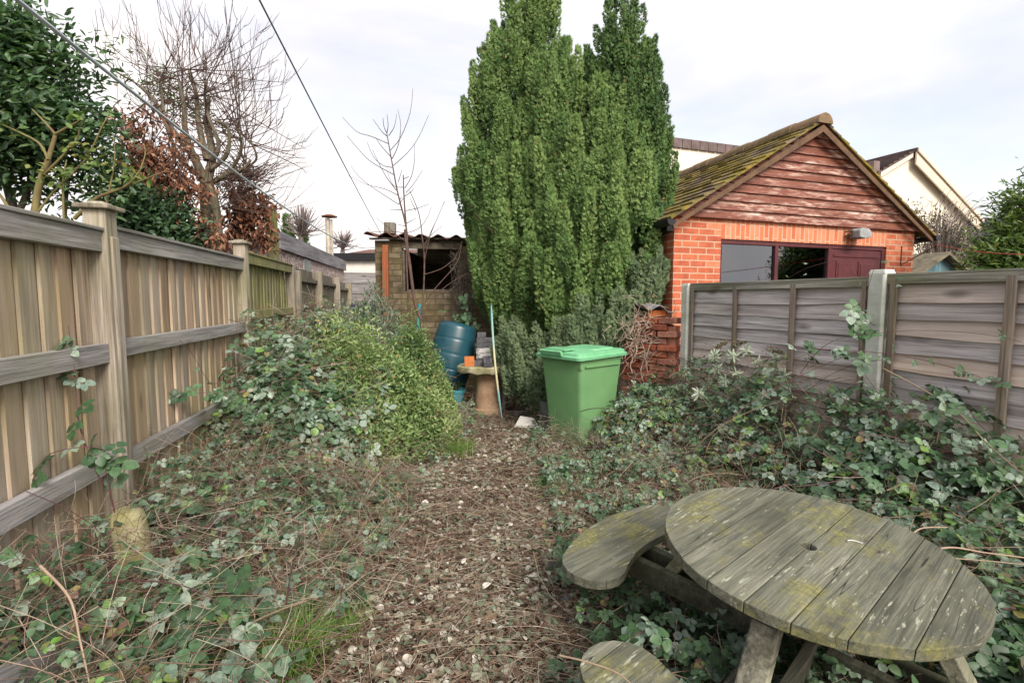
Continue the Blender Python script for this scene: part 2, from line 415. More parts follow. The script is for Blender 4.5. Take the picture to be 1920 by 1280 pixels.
# ------------------------------------------------------------------ lap-panel fence on the right
rth = math.atan2(rdir.y, rdir.x)
rf = empty('lap_panel_fence', (RA.x, RA.y, 0), rth, 'grey overlapping-board fence panels between speckled concrete posts below the brick garage', 'fence')
def lap_bay(s0, s1, zt, bats, nb=12, bh=.124):
    m = MB(); N = 14
    for k in range(nb):
        z1 = zt - .03 - k * (bh - .008); tn = random.random(); ph = random.uniform(0, 6); v = []
        for i in range(N + 1):
            s_ = s0 + (s1 - s0) * i / N
            wob = .007 * math.sin(s_ * 2.1 + ph) + .003 * math.sin(s_ * 9 + ph * 2) + random.uniform(-.0015, .0015)
            sag = -.009 * math.sin(math.pi * i / N)
            z0 = z1 - bh - .014 + wob + sag; bulge = .006 * math.sin(s_ * 5 + ph)
            v += [(s_, .012, z1 + .01 + sag), (s_, -.016 - bulge, z0), (s_, -.004 - bulge, z0), (s_, .020, z1 + .01 + sag)]
        f = []
        for i in range(N):
            a = i * 4; b = a + 4
            f += [(a, a + 1, b + 1, b), (a + 1, a + 2, b + 2, b + 1), (a + 2, a + 3, b + 3, b + 2), (a + 3, a, b, b + 3)]
        f += [(3, 2, 1, 0), (N * 4, N * 4 + 1, N * 4 + 2, N * 4 + 3)]
        m.add(v, f, tn)
    m.build('lap_panel', LARCH, rf)
    for s_, wd in bats:
        b = MB(); b.box((s_, -.036, zt / 2 + .02), (wd, .022, zt - .06), rot=(0, random.uniform(-.012, .012), 0), tone=random.random()); b.build('batten', BATTEN, rf, bevel=.002)
    t = MB(); t.box(((s0 + s1) / 2, -.03, zt - .02), (s1 - s0, .024, .055), tone=random.random()); t.box(((s0 + s1) / 2, -.005, zt + .016), (s1 - s0, .075, .016), tone=random.random())
    t.build('top_rail', BATTENR, rf, bevel=.003)
sA = [onplane(px, 590, RA, rth)[0] for px in (1383, 1490)]
s2 = onplane(1895, 620, RA, rth)[0]
lap_bay(.055, 1.875, 1.63, [(.085, .03), (sA[0], .04), (sA[1], .045), (1.84, .03)])
lap_bay(1.99, 3.81, 1.645, [(2.03, .045), (s2, .05), (3.3, .04)])
for s_, wd, h in ((0, .10, 1.655), (1.933, .115, 1.70), (3.865, .11, 1.70)):
    m = MB(); m.prism([(-wd / 2, -.055), (-wd / 2 + .012, -.067), (wd / 2 - .012, -.067), (wd / 2, -.055), (wd / 2, .055), (-wd / 2, .055)], -.1, h - .03, tone=.5)
    m.box((0, -.006, h - .015), (wd, .122, .03), tap=(.86, .8), tone=.5)
    o = m.build('concrete_post', CONC, rf, bevel=.004); o.location = (s_, 0, 0)

# ------------------------------------------------------------------ brick garage with a weatherboarded gable
GA = P(1265, 405, 6.0); GTH = R_(20.1); GL, GD = 4.13, 5.2
gar = empty('brick_garage', (GA.x, GA.y, 0), GTH, 'red brick garage with peeling brown weatherboard gable and mossy tiled roof', 'garage')
gp = lambda px, py: onplane(px, py, GA, GTH)
ZE = 2.445
BR = m_brick('red_bricks', [(0, (.46, .125, .065)), (.35, (.56, .17, .085)), (.7, (.42, .105, .06)), (1, (.66, .25, .14))], (.52, .34, .235), wear=.3, ms=.0085)
BRS = m_brick('soldier_bricks', [(0, (.52, .15, .075)), (.5, (.62, .20, .10)), (1, (.68, .26, .15))], (.54, .36, .25), bw=.3, bh=.075, soldier=True, wear=.15)
u0, zw = gp(1352, 446)[0], gp(1352, 446)[1]
u1 = gp(1662, 470)[0]; zw = 2.215
m = MB(); T = .1
m.span((0, 0, -.1), (u0, T, ZE)); m.span((u1, 0, -.1), (GL, T, ZE)); m.span((u0, 0, -.1), (gp(1556, 470)[0], T, 1.05))
m.span((0, T, -.1), (T, GD, ZE)); m.span((GL - T, T, -.1), (GL, GD, ZE)); m.span((T, GD - T, -.1), (GL - T, GD, ZE))
m.build('brick_wall', BR, gar)
m = MB(); m.span((u0, .002, zw), (u1, T - .002, ZE)); m.build('lintel_course', BRS, gar)
apu, apz = gp(1538, 236); apu = GL / 2 + .02; apz = 3.66
pitch = math.atan2(apz - ZE, GL / 2)
m = NM('peeling_boards', .6, .3); t = m.tone(); off = m.math('MULTIPLY', t, 31.0)
v = m.obj((4.5, 6, 26), off); g = m.noise(v, 1, 9, .72, .4)
c = m.ramp(g, [(.40, (.15, .045, .030)), (.47, (.22, .08, .055)), (.53, (.42, .25, .20)), (.61, (.66, .55, .47))])
c2 = m.ramp(m.noise(m.obj((1.3, 1, 7.), off), 1, 5, .65), [(.40, 0.), (.64, 1.)])
base = m.ramp(m.noise(m.obj((3, 3, 30), off), 1, 5), [(.3, (.105, .032, .02)), (.7, (.24, .085, .05))])
c = m.mix(c2, base, c); m.bump(g, .3, .004); PEEL = m.out(c)
m = MB(); bh = .108; k = 0; z = ZE + .0
while z < apz - .05:
    z2 = min(z + bh + .015, apz - .015); inset = lambda q: (q - ZE) / math.tan(pitch)
    a0, b0 = inset(z) - .02, GL - inset(z) + .02; a1, b1 = inset(z2) - .02, GL - inset(z2) + .02
    if b1 - a1 < .03: a1 = b1 = GL / 2; b1 += .01
    yb, yt = -.052, -.024
    m.add([(a0, yb, z), (b0, yb, z), (b1, yt, z2), (a1, yt, z2), (a0, -.004, z), (b0, -.004, z), (b1, -.004, z2), (a1, -.004, z2)],
          [(0, 1, 2, 3), (7, 6, 5, 4), (1, 0, 4, 5), (2, 1, 5, 6), (3, 2, 6, 7), (0, 3, 7, 4)], (k * .37 + random.uniform(0, .2)) % 1)
    z += bh; k += 1
m.build('weatherboards', PEEL, gar)
m = MB(); m.prism([(0, ZE), (GL, ZE), (GL / 2, apz)], .0, .06, axis='y'); m.build('gable_backing', m_plain('dark_timber', (.06, .035, .025)), gar)
m = MB(); m.prism([(0, ZE), (GL, ZE), (GL / 2, apz)], GD - .06, GD, axis='y'); m.build('gable_backing', bpy.data.materials['dark_timber'], gar)
# roof of small lapped tiles
m = NM('mossy_tiles', .9, .15); t = m.tone()
c = m.ramp(t, [(0, (.10, .075, .06)), (.5, (.16, .12, .10)), (1, (.24, .19, .15))])
n1 = m.noise(m.obj(), 1.7, 6, .7); n2 = m.noise(m.obj(), 19, 5, .75)
ms = m.ramp(m.math('ADD', m.math('MULTIPLY', n1, .75), m.math('MULTIPLY', n2, .6)), [(.58, 0.), (.72, 1.)])
c = m.mix(ms, c, m.ramp(m.noise(m.obj(), 6, 4), [(.35, (.12, .12, .022)), (.55, (.26, .20, .04)), (.7, (.34, .25, .07))]))
c = m.mix(m.ramp(m.noise(m.obj(), 11, 3, .6), [(.70, 0.), (.76, .8)]), c, (.5, .5, .46))
m.bump(n2, .9, .02); TILE = m.out(c)
m = MB(); ov = .17; Ls = (GL / 2 + ov) / math.cos(pitch); nc = 15; cl = Ls / nc
for side in (0, 1):
    for i in range(nc):
        nt_ = 27; tw = (GD + .34) / nt_
        for j in range(nt_):
            d = i * cl + random.uniform(-.006, .006); lift = .036 + random.uniform(-.006, .010)
            cs, sn = math.cos(pitch), math.sin(pitch)
            def pt(dist, y, h):
                x = -ov + dist * cs - h * sn; z_ = ZE - ov * math.tan(pitch) + dist * sn + h * cs + .03
                return ((x if side == 0 else GL - x), y, z_)
            y0 = -.17 + j * tw + .0015; y1 = y0 + tw - .003; e = cl + .03
            top = [pt(d, y0, lift), pt(d, y1, lift), pt(d + e, y1, .016), pt(d + e, y0, .016)]
            bot = [pt(d, y0, .004), pt(d, y1, .004), pt(d + e, y1, .0), pt(d + e, y0, .0)]
            v = top + bot; f = [(0, 1, 2, 3), (7, 6, 5, 4), (1, 0, 4, 5), (2, 1, 5, 6), (3, 2, 6, 7), (0, 3, 7, 4)]
            if side == 0: f = [q_[::-1] for q_ in f]
            m.add(v, f, random.random())
ro = m.build('roof', TILE, gar)
m = MB()
for j in range(13):
    y0 = -.19 + j * .43; pr = [(GL / 2 + (.125 + .012 * (j % 2)) * math.cos(a), apz + .0 + (.125 + .01 * (j % 2)) * math.sin(a)) for a in [math.pi * i / 10 for i in range(11)]]
    m.prism(pr, y0, y0 + .425, axis='y', tone=.3 + .5 * random.random())
m.build('ridge_tiles', m_plain('ridge_clay', (.24, .15, .10), .9, .1, .4, 9, .5, c2=(.13, .12, .06)), ro, smooth=False)
m = MB()
for sgn, x0 in ((1, 0), (-1, GL)):
    a = Vector((x0 - sgn * .14, ZE - .14 * math.tan(pitch) - .03)); b = Vector((GL / 2, apz - .012)); d = (b - a).normalized(); nn = Vector((-d.y, d.x)) * sgn * -1 * .105 * (-1 if sgn < 0 else 1)
    nn = Vector((0, -.085)); pr = [tuple(a + Vector((0, .0))), tuple(b), tuple(b + nn), tuple(a + nn * .55)]
    if sgn < 0: pr = pr[::-1]
    m.prism([(a_[0], a_[1]) for a_ in pr], -.165, -.14, axis='y', tone=.3 if sgn > 0 else .8)
m.build('bargeboards', m_plain('barge_wood', (.15, .09, .055), .8, .15, .4, 7, .3, c2=(.09, .06, .04)), gar)
BLK = m_plain('black_plastic', (.014, .015, .018), .4, .4, 0, .2, 20, .05)
m = MB()
for x0 in (-.19, GL + .19):
    pr = [(x0 + .055 * math.cos(a), ZE - .085 + .055 * math.sin(a)) for a in [math.pi + math.pi * i / 8 for i in range(9)]] + [(x0 + .055, ZE - .07), (x0 - .055, ZE - .07)]
    m.prism(pr, -.20, GD + .2, axis='y')
m.span((-.10, .0, ZE - .17), (-.004, GD, ZE - .08)); m.span((GL + .004, .0, ZE - .17), (GL + .10, GD, ZE - .08))
m.build('gutters', BLK, gar)
PVC = m_plain('maroon_frame', (.105, .028, .032), .5, .35, 0, .25, 8, .05)
ud = gp(1560, 500)[0]; um = gp(1459, 480)[0]
m = MB(); f_ = .055; y0, y1 = .02, .085
m.span((u0, y0, zw - f_), (u1, y1, zw)); m.span((u0, y0, 1.05), (u0 + f_ * .7, y1, zw - f_)); m.span((um - f_ / 2, y0, 1.05 + f_), (um + f_ / 2, y1, zw - f_))
m.span((ud - f_ * .9, y0, 1.05), (ud + f_ * .2, y1, zw - f_)); m.span((u0 + f_ * .7, y0, 1.05), (ud - f_ * .9, y1, 1.05 + f_)); m.span((u1 - .06, y0, 0), (u1, y1, zw - f_))
wf = m.build('window_frame', PVC, gar, bevel=.004)
g = NM('dark_glass', .03, .5); g.t.nodes.remove(g.b)
tr = g.n('BsdfTransparent', {0: (.30, .34, .38, 1)}); gl = g.n('BsdfGlossy', {0: (.85, .9, 1, 1), 1: .03})
fr = g.n('Fresnel', {0: 1.5}); gm_ = g.n('MixShader', {0: g.math('ADD', fr.outputs[0], .14), 1: tr.outputs[0], 2: gl.outputs[0]})
g.t.links.new(gm_.outputs[0], g.t.nodes['Material Output'].inputs[0]); GLASS = g.m
for a, b in ((u0 + f_ * .7, um - f_ / 2), (um + f_ / 2, ud - f_ * .9)):
    m = MB(); m.span((a + .001, .05, 1.05 + f_ + .001), (b - .001, .056, zw - f_ - .001)); m.build('pane', GLASS, wf)
m = MB(); a, b = ud + .015, u1 - .065; zt = zw - f_ - .006
m.span((a, .03, 0), (b, .07, zt))
for (q0, q1) in ((a + .09, (a + b) / 2 - .035), ((a + b) / 2 + .035, b - .09)):
    m.span((q0, .018, 1.25), (q1, .032, zt - .15)); m.span((q0 + .03, .010, 1.28), (q1 - .03, .02, zt - .18))
m.span((a + .04, .020, zt - .1), (b - .04, .032, zt - .06))
m.build('door', PVC, gar, bevel=.006)
m = MB(); m.span((GL - .62, .0, 0), (GL - .6, .0, .0)) if False else None
for ob_ in list(gar.children) + [c_ for k_ in gar.children for c_ in k_.children]:      # the side walls splay a little to follow the plot
    for v_ in ob_.data.vertices: v_.co.x += .085 * max(v_.co.y, 0)
# security light on the lintel and the line bracket on the pier
lu, lz = gp(1597, 441)
lt = empty('security_light', gar.matrix_basis @ Vector((lu, 0, lz)), GTH, 'grey rounded floodlight fixed on the bricks above the maroon door', 'light')
m = MB(); m.prism([(-.11, -.05), (-.115, .04), (-.06, .075), (.06, .065), (.125, .0), (.10, -.045), (.0, -.065)], -.20, -.05, axis='y', tone=.5)
m.build('lamp_housing', m_plain('grey_casing', (.33, .35, .36), .5, .3, 0, .2, 14, .1), lt, bevel=.012)
m = MB(); m.span((-.14, -.10, -.03), (-.125, -.001, -.015)); m.span((-.14, -.10, .03), (-.125, -.001, .045)); m.span((-.14, -.115, -.03), (-.125, -.10, .045)); m.span((-.05, -.05, -.03), (.05, -.001, .03))
m.build('bracket', m_plain('rusty_bracket', (.10, .07, .05), .7, .3), lt)
bu, bz = gp(1690, 462)
br = empty('line_bracket', gar.matrix_basis @ Vector((bu, 0, bz)), GTH, 'thin rusty steel bracket for the red line on the garage corner pier', 'bracket')
m = MB(); m.tube([(0, -.008, .01), (0, -.008, -.27)], .006, 6); m.tube([(0, -.01, -.26), (.17, -.34, -.02)], .006, 6); m.tube([(0, -.01, .0), (.17, -.34, .0)], .004, 6)
m.build('arm', m_plain('rust_rod', (.13, .06, .04), .7, .3, .5), br)
e0 = gar.matrix_basis @ Vector((bu + .17, -.34, bz)); e1 = P(1990, 478, 4.2)
m = MB(); m.tube([e0.lerp(e1, i / 12) - Vector((0, 0, .04 * math.sin(math.pi * i / 12))) for i in range(13)], .0045, 6)
tag(m.build('red_line', m_plain('red_cord', (.62, .10, .06), .6, .3)), 'thin red washing line running off from the garage bracket past the laurel', 'washing line')

# ------------------------------------------------------------------ rendered house behind
HA = P(1706, 290, 15.0); hp = lambda px, py: onplane(px, py, HA, GTH)
hs = empty('cream_house', (HA.x, HA.y, 0), GTH, 'cream rendered house with steep gable and brown coping behind the garage', 'house')
REN = m_plain('cream_render', (.80, .74, .62), .9, .1, var=.06, scale=3, bump=.1, c2=(.76, .70, .58))
za = hp(1707, 288)[1]; ur, zr_ = hp(1815, 405); ul, zl = hp(1643, 325)
m = MB(); m.prism([(ul, -.5), (ur, -.5), (ur, zr_), (0, za), (ul, zl)], 0, 6, axis='y'); m.build('gable_wall', REN, hs)
m = MB(); c0 = hp(1240, 290); c1 = hp(1650, 318); wy = 1.0
k = 1 + wy / 15
ca = onplane(1225, 286, (HA.x + wy * -math.sin(GTH), HA.y + wy * math.cos(GTH)), GTH); cb = onplane(1650, 312, (HA.x + wy * -math.sin(GTH), HA.y + wy * math.cos(GTH)), GTH)
zc = (ca[1] + cb[1]) / 2
m.span((ca[0], wy, -.5), (ul - .01, wy + 5, zc)); m.build('wing_wall', REN, hs)
m = MB(); n = 24; du = (ul - .01 - ca[0]) / n
for i in range(n): m.span((ca[0] + i * du + .015, wy - .06, zc + .002), (ca[0] + (i + 1) * du, wy + .3, zc + .23), tone=random.random())
m.build('coping', m_plain('brown_coping', (.17, .13, .125), .7, .2, .3, 4, .2), hs)
m = MB(); m.span((ul - .25, -.1, zl + .0), (ul - .02, .9, zl + .3)); m.build('parapet_block', m_plain('brown_cap', (.2, .15, .14)), hs)
m = MB(); rt = m_plain('brown_roof', (.13, .095, .09), .8, .2, .3, 5, .3)
sl = (za - zl) / (0 - ul)
for k in range(7):
    f0, f1 = k / 7, (k + 1) / 7; X0, X1 = (ul - .1) * (1 - f0), (ul - .1) * (1 - f1); Z = lambda x: za + x * sl
    m.add([(X0, -.12, Z(X0) + .09), (X1, -.12, Z(X1) + .03), (X1, 6.1, Z(X1) + .03), (X0, 6.1, Z(X0) + .09), (X0, -.12, Z(X0) + .005), (X1, -.12, Z(X1) + .005), (X1, 6.1, Z(X1) + .005), (X0, 6.1, Z(X0) + .005)],
          [(0, 1, 2, 3), (7, 6, 5, 4), (1, 0, 4, 5), (2, 1, 5, 6), (3, 2, 6, 7), (0, 3, 7, 4)])
sr = (zr_ - za) / ur
m.add([(0, -.2, za + .0), (ur + .35, -.2, za + sr * (ur + .35)), (ur + .35, 6.1, za + sr * (ur + .35)), (0, 6.1, za), (0, -.2, za + .12), (ur + .35, -.2, za + sr * (ur + .35) + .12), (ur + .35, 6.1, za + sr * (ur + .35) + .12), (0, 6.1, za + .12)],
      [(3, 2, 1, 0), (4, 5, 6, 7), (0, 1, 5, 4), (1, 2, 6, 5), (2, 3, 7, 6), (3, 0, 4, 7)])
m.build('roof', rt, hs)
m = MB(); m.prism([(0, za - .33), (ur + .3, za + sr * (ur + .3) - .28), (ur + .36, za + sr * (ur + .36) + .0), (0, za - .002)], -.19, -.15, axis='y')
m.prism([(0, za + .0), (ur + .36, za + sr * (ur + .36) + .0), (ur + .36, za + sr * (ur + .36) + .09), (0, za + .10)], -.24, -.202, axis='y')
m.build('bargeboard', m_plain('cream_barge', (.70, .62, .50), .7, .2, .05), hs)
m = MB(); m.prism([(ul + .05, zl + .02), (0, za - .0), (0, za - .12), (ul + .05, zl - .12)], -.1, -.03, axis='y'); m.build('verge_board', m_plain('cream_verge', (.72, .66, .56), .7, .2, .05), hs)
# blue shed and slate-roofed outbuilding
SA = P(1763, 480, 8.4); sp_ = lambda px, py: onplane(px, py, SA, R_(14))
bs = empty('blue_shed', (SA.x, SA.y, 0), R_(14), 'small faded blue shed with mossy pitched roof seen over the lap fence', 'shed')
ul_, zl_ = sp_(1712, 513); ur_, zr2 = sp_(1806, 510); zs = SA.z; ze = (zl_ + zr2) / 2 - .12; uw = max(-ul_, ur_) + .12
m = MB(); m.prism([(-uw, -.1), (uw, -.1), (uw, ze), (0, zs), (-uw, ze)], 0, 2.2, axis='y')
m.build('wall', m_wood('blue_paint', (.05, .11, .13), (.10, .20, .24), (.16, .28, .32), 2, .15), bs)
m = MB(); sl = (zs - ze) / uw
for sg in (-1, 1):
    o8 = [(0, zs + .01), (sg * (uw + .12), ze - .12 * sl + .01), (sg * (uw + .12), ze - .12 * sl + .06), (0, zs + .06)]
    m.prism(o8 if sg > 0 else o8[::-1], -.14, 2.3, axis='y', tone=.4)
m.build('roof', m_plain('shed_felt', (.20, .18, .12), .95, .1, .5, 9, .6, c2=(.10, .09, .08)), bs)
tb = empty('slate_outbuilding', P(1835, 420, 17.), R_(15), 'dark slate-roofed outbuilding peeping between the cream house and the laurel', 'outbuilding')
tb.location.z = 0
m = MB(); m.span((-.4, .0, 0), (3, 3, 3.3)); m.build('wall', m_plain('dark_wall', (.12, .11, .11)), tb)
m = MB(); m.prism([(-.2, 3.3), (3.6, 3.3), (3.2, 4.1), (-.45, 4.1)][::1], -.2, -.1, axis='y'); m.span((-.5, -.1, 3.302), (3.4, 3.2, 3.9)); m.build('roof', m_plain('slate', (.055, .06, .075), .7, .3, .3, 8, .2), tb)

# ------------------------------------------------------------------ block shed with corrugated roof
SHB = m_brick('mossy_blocks', [(0, (.12, .095, .07)), (.5, (.18, .145, .105)), (1, (.25, .205, .15))], (.08, .065, .05), bw=.26, bh=.088, ms=.008, moss=((.17, .14, .04), .5), wear=.6)
s0 = P(705, 560, 7.9).x; s1 = s0 + 1.8; zt = 2.30
sh = empty('block_shed', (s0, 7.9, 0), 0, 'mossy concrete block shed with an open dark window and rusty corrugated roof', 'shed')
wx0, wx1 = P(755, 560, 7.9).x - s0, P(868, 560, 7.9).x - s0; wz0, wz1 = P(800, 546, 7.9).z, P(800, 468, 7.9).z
W = 1.8; m = MB()
m.span((0, 0, -.1), (wx0, .12, zt + .08)); m.span((wx1, 0, -.1), (W, .12, zt)); m.span((wx0, 0, -.1), (wx1, .12, wz0))
m.span((0, .12, -.1), (.12, 3, zt + .09)); m.span((W - .12, .12, -.1), (W, 3, zt + .06)); m.span((.12, 2.88, -.1), (W - .12, 3, zt + .30))
m.build('block_wall', SHB, sh)
OLDW = m_plain('rotten_frame', (.17, .15, .12), .9, .1, .4, 12, .4, c2=(.08, .07, .05))
m = MB(); m.box(((wx0 + wx1) / 2, .03, wz1 + .055), (wx1 - wx0 - .004, .10, .09), rot=(0, .02, 0), tone=.4); fo = m.build('window_head', OLDW, sh)
m = MB(); m.box((wx1 - .04, .05, (wz0 + wz1) / 2), (.05, .06, wz1 - wz0 - .01), tone=.4); m.box((wx0 + .02, .05, (wz0 + wz1) / 2), (.03, .06, wz1 - wz0 - .01), tone=.4)
m.box(((wx0 + wx1) / 2, .05, wz0 + .016), (wx1 - wx0 - .13, .06, .025), tone=.4)
m.build('window_frame', OLDW, sh)
m = MB(); m.span((.14, 1.5, .9), (W - .14, 1.9, .95)); m.span((.5, 1.6, .952), (.8, 1.8, 1.7)); m.build('workbench', m_plain('dark_bench', (.05, .04, .04)), sh)
# roof sheet
m = MB(); N = 88; dn = []
for i in range(N + 1):
    x = -.12 + (W + .3) * i / N; zz = .028 * math.sin(i * 2 * math.pi / 11) * (1 + .2 * math.sin(i)); dn.append((x, zt + .15 - .035 * (x / W) * 2 + zz))
v = []; n4 = len(dn)
for y, dz in ((-.17, 0), (3.1, .18)):
    for (x, z_) in dn: v += [(x, y, z_ + dz + .012), (x, y, z_ + dz)]
f = []
for i in range(N):
    a = 2 * i; b = 2 * i + 2; A = a + 2 * n4; B = b + 2 * n4
    f += [(a, b, B, A), (a + 1, A + 1, B + 1, b + 1), (a, a + 1, b + 1, b), (A, B, B + 1, A + 1)]
m.add(v, f, .5); m.build('corrugated_roof', m_plain('rusty_sheet', (.17, .075, .05), .85, .2, .5, 7, .3, c2=(.07, .05, .045)), sh)
m = MB(); m.span((-.06, -.10, zt + .085), (W + .1, -.02, zt + .11)); m.build('fascia', OLDW, sh)
m = MB(); m.span((wx0 + .002, .06, zt + .035), (wx1 + .3, .10, zt + .12)); m.build('wall_plate', OLDW, sh)
dp = P(722, 560, 7.78)
m = MB(); m.box((dp.x, 7.78, 1.12), (.085, .05, 2.36), rot=(0, .02, 0), tone=.3); m.box((dp.x + .045, 7.75, 1.1), (.02, .02, 2.2), rot=(0, .01, 0))
m_r = NM('rust_stain', .8, .2); cc = m_r.ramp(m_r.noise(m_r.obj((9, 9, 1.6)), 1.3, 7, .7), [(.4, (.20, .15, .09)), (.52, (.36, .11, .05)), (.66, (.48, .15, .06))]); m_r.bump(m_r.noise(m_r.obj(), 50), .4, .005)
tag(m.build('rusty_plank', m_r.out(cc)), 'rust-stained orange upright board fixed to the block shed corner', 'plank')
m = MB(); m.box((dp.x + .07, 7.9, 2.56), (.17, .14, .17), rot=(0, .04, .1), tone=.4)
tag(m.build('timber_block', WOODO, bevel=.01), 'short mossy timber block sitting on the corrugated shed roof', 'timber block')

# ------------------------------------------------------------------ pebbledash garage, post, flue, white outbuilding
m = NM('pebbledash', .95, .1); vo = m.n('TexVoronoi', {'Vector': m.obj(), 'Scale': 32.0}); c = m.ramp(m.n('SeparateColor', {0: vo.outputs['Color']}).outputs[0], [(0, (.20, .13, .115)), (.3, (.36, .27, .25)), (.6, (.52, .44, .41)), (1, (.66, .60, .56))])
m.bump(vo.outputs['Distance'], .8, .015); PEB = m.out(c)
pa = P(528, 560, 7.6); pb = P(646, 560, 13.4); pth = math.atan2(pb.y - pa.y, pb.x - pa.x); PL = (pb.xy - pa.xy).length
pg = empty('pebbledash_garage', (pa.x, pa.y, 0), pth, 'low prefab garage of pink pebbledash panels with grey fascia beyond the fence', 'garage')
zp = P(528, 462, 7.6).z; zp2 = P(646, 499, 13.4).z; zp = (zp + zp2) / 2
m = MB(); m.span((0, .0, 0), (PL, 3.2, zp)); m.build('wall', PEB, pg)
m = MB(); m.span((-.12, -.05, zp - .08), (PL + .1, -.004, zp + .17)); m.build('fascia', m_wood('grey_fascia', (.13, .125, .14), (.24, .235, .26), (.36, .35, .38), 0, .1, knots=False), pg)
m = MB(); m.span((-.14, .0, zp + .002), (PL + .12, 3.3, zp + .12)); m.build('roof', m_plain('dark_roofing', (.05, .04, .035), .9, .1, .4, 5, .4), pg)
wu = onplane(575, 500, (pa.x, pa.y), pth)[0]
m = MB(); m.span((wu - .28, -.02, 1.2), (wu + .28, -.002, zp - .1)); fo = m.build('window', m_plain('grey_green_board', (.33, .36, .34), .8, .2, .2), pg)
m = MB(); m.span((wu - .22, -.03, 1.9), (wu + .22, -.021, zp - .14)); m.build('pane', m_plain('dull_pane', (.12, .15, .16), .3, .5), fo)
m = MB(); m.span((-.02, 1.5, zp - .5), (-.002, 2.2, zp - .2)); m.build('end_window', m_plain('dark_pane', (.03, .035, .04), .2, .5), pg)
# open-fronted dark roofed shelter between the tree and the tall post
tp = P(518, 560, 7.05)
m = MB(); m.box((tp.x, tp.y, 1.34), (.13, .12, 2.72), rot=(R_(0.5), R_(-1.2), .1), tone=.7); tpo = empty('timber_post', (tp.x, tp.y, 0), 0, 'tall square mossy timber post standing behind the fence by the pebbledash garage', 'post')
m.M = Matrix.Identity(4); o = m.build('post', WOODG, tpo, bevel=.008); o.location = (-tp.x, -tp.y, 0)
m = MB(); m.box((tp.x + .0, tp.y - .064, 1.55), (.135, .012, .05)); o = m.build('strap', BLK, tpo); o.location = (-tp.x, -tp.y, 0)
fl = P(622, 560, 13.9)
fo = empty('flue_pipe', (fl.x, fl.y, 0), 0, 'pale metal twin flue pipe with flat rusty cowl above the low roofs', 'flue')
m = MB(); m.tube([(-.05, 0, 1.), (-.05, 0, 3.62)], .062, 14); m.tube([(.055, .0, 1.), (.055, 0, 3.6)], .028, 10); m.build('pipe', m_plain('pale_steel', (.55, .50, .40), .5, .4, .3, .3, 5, .1), fo, smooth=True)
m = MB(); m.lathe([(.02, 3.63), (.2, 3.66), (.21, 3.68), (.08, 3.73), (.01, 3.735)], 20); m.build('cowl', m_plain('rusty_cowl', (.22, .10, .06), .7, .3, .3), fo, smooth=True)
wa = P(598, 560, 16.); ob = empty('white_outbuilding', (wa.x, wa.y, 0), R_(-3), 'low white outbuilding with a black gutter line behind the horizontal board fence', 'outbuilding')
ztop = P(660, 487, 16.).z
m = MB(); 
m.span((0, 0, .3), (4.5, 3, ztop)); m.build('wall', m_plain('white_boards', (.74, .72, .66), .8, .2, .08, 3, .05), ob)
m = MB(); m.span((-.15, -.15, ztop - .03), (4.6, -.01, ztop + .17)); m.span((-.15, -.01, ztop + .002), (4.6, 3.1, ztop + .2)); m.build('roof', BLK, ob)
ra = P(690, 560, 24.); rb = empty('far_house', (ra.x, ra.y, 0), 0, 'distant house of which only the brown hipped roof shows above the white outbuilding', 'house')
zz = P(690, 478, 24.).z; z9 = P(690, 466, 24.).z
m = MB(); m.span((-.8, 0, 0), (3, 4, zz)); m.build('wall', REN, rb)
m = MB(); m.add([(-1.2, -.2, zz + .01), (3.3, -.2, zz + .01), (3.3, 4.2, zz + .01), (-1.2, 4.2, zz + .01), (-.3, 1.5, z9 + .1), (3.2, 1.5, z9 + .1)], [(0, 1, 5, 4), (1, 2, 5), (2, 3, 4, 5), (3, 0, 4), (3, 2, 1, 0)]); m.build('roof', m_plain('brown_tiles', (.19, .11, .09), .85, .1, .3), rb)
# ------------------------------------------------------------------ green wheeled bin
m = NM('bin_green', .42, .4); n1 = m.noise(m.obj(), 2.2, 5, .6); n2 = m.noise(m.obj((5, 5, 1.2)), 6, 6, .7)
c = m.ramp(n1, [(.3, (.12, .275, .115)), (.7, (.17, .34, .15))]); c = m.mix(m.math('MULTIPLY', m.ramp(m.math('ADD', m.n('SeparateXYZ', {0: m.co.outputs['Object']}).outputs[2], m.math('MULTIPLY', m.noise(m.obj(), 7, 5, .7), .35)), [(.22, 1.), (.50, 0.)]), .55), c, (.15, .15, .09)); c = m.mix(m.math('MULTIPLY', m.ramp(n2, [(.55, 0.), (.75, 1.)]), .35), c, (.16, .26, .14))
m.t.links.new(m.ramp(n2, [(.3, .38), (.7, .6)]), m.b.inputs['Roughness']); m.bump(m.noise(m.obj(), 150, 3), .12, .002); BINB = m.out(c)
m = NM('lid_green', .45, .35); n2 = m.noise(m.obj(), 5, 6, .7)
c = m.ramp(n2, [(.35, (.14, .40, .20)), (.65, (.20, .50, .28))]); m.bump(m.noise(m.obj(), 150, 3), .12, .002); BINL = m.out(c)
bn = empty('wheeled_bin', (.725, 5.30, float(gh(.725, 5.30))), R_(-50), 'green wheeled bin with pale green flat lid standing on the path among brambles', 'bin')
def rrect(wx, wy, r, n=5):
    p = []
    for cx, cy, a0 in ((wx / 2 - r, wy / 2 - r, 0), (-wx / 2 + r, wy / 2 - r, 90), (-wx / 2 + r, -wy / 2 + r, 180), (wx / 2 - r, -wy / 2 + r, 270)):
        for i in range(n + 1): a = R_(a0 + 90 * i / n); p.append((cx + r * math.cos(a), cy + r * math.sin(a)))
    return p
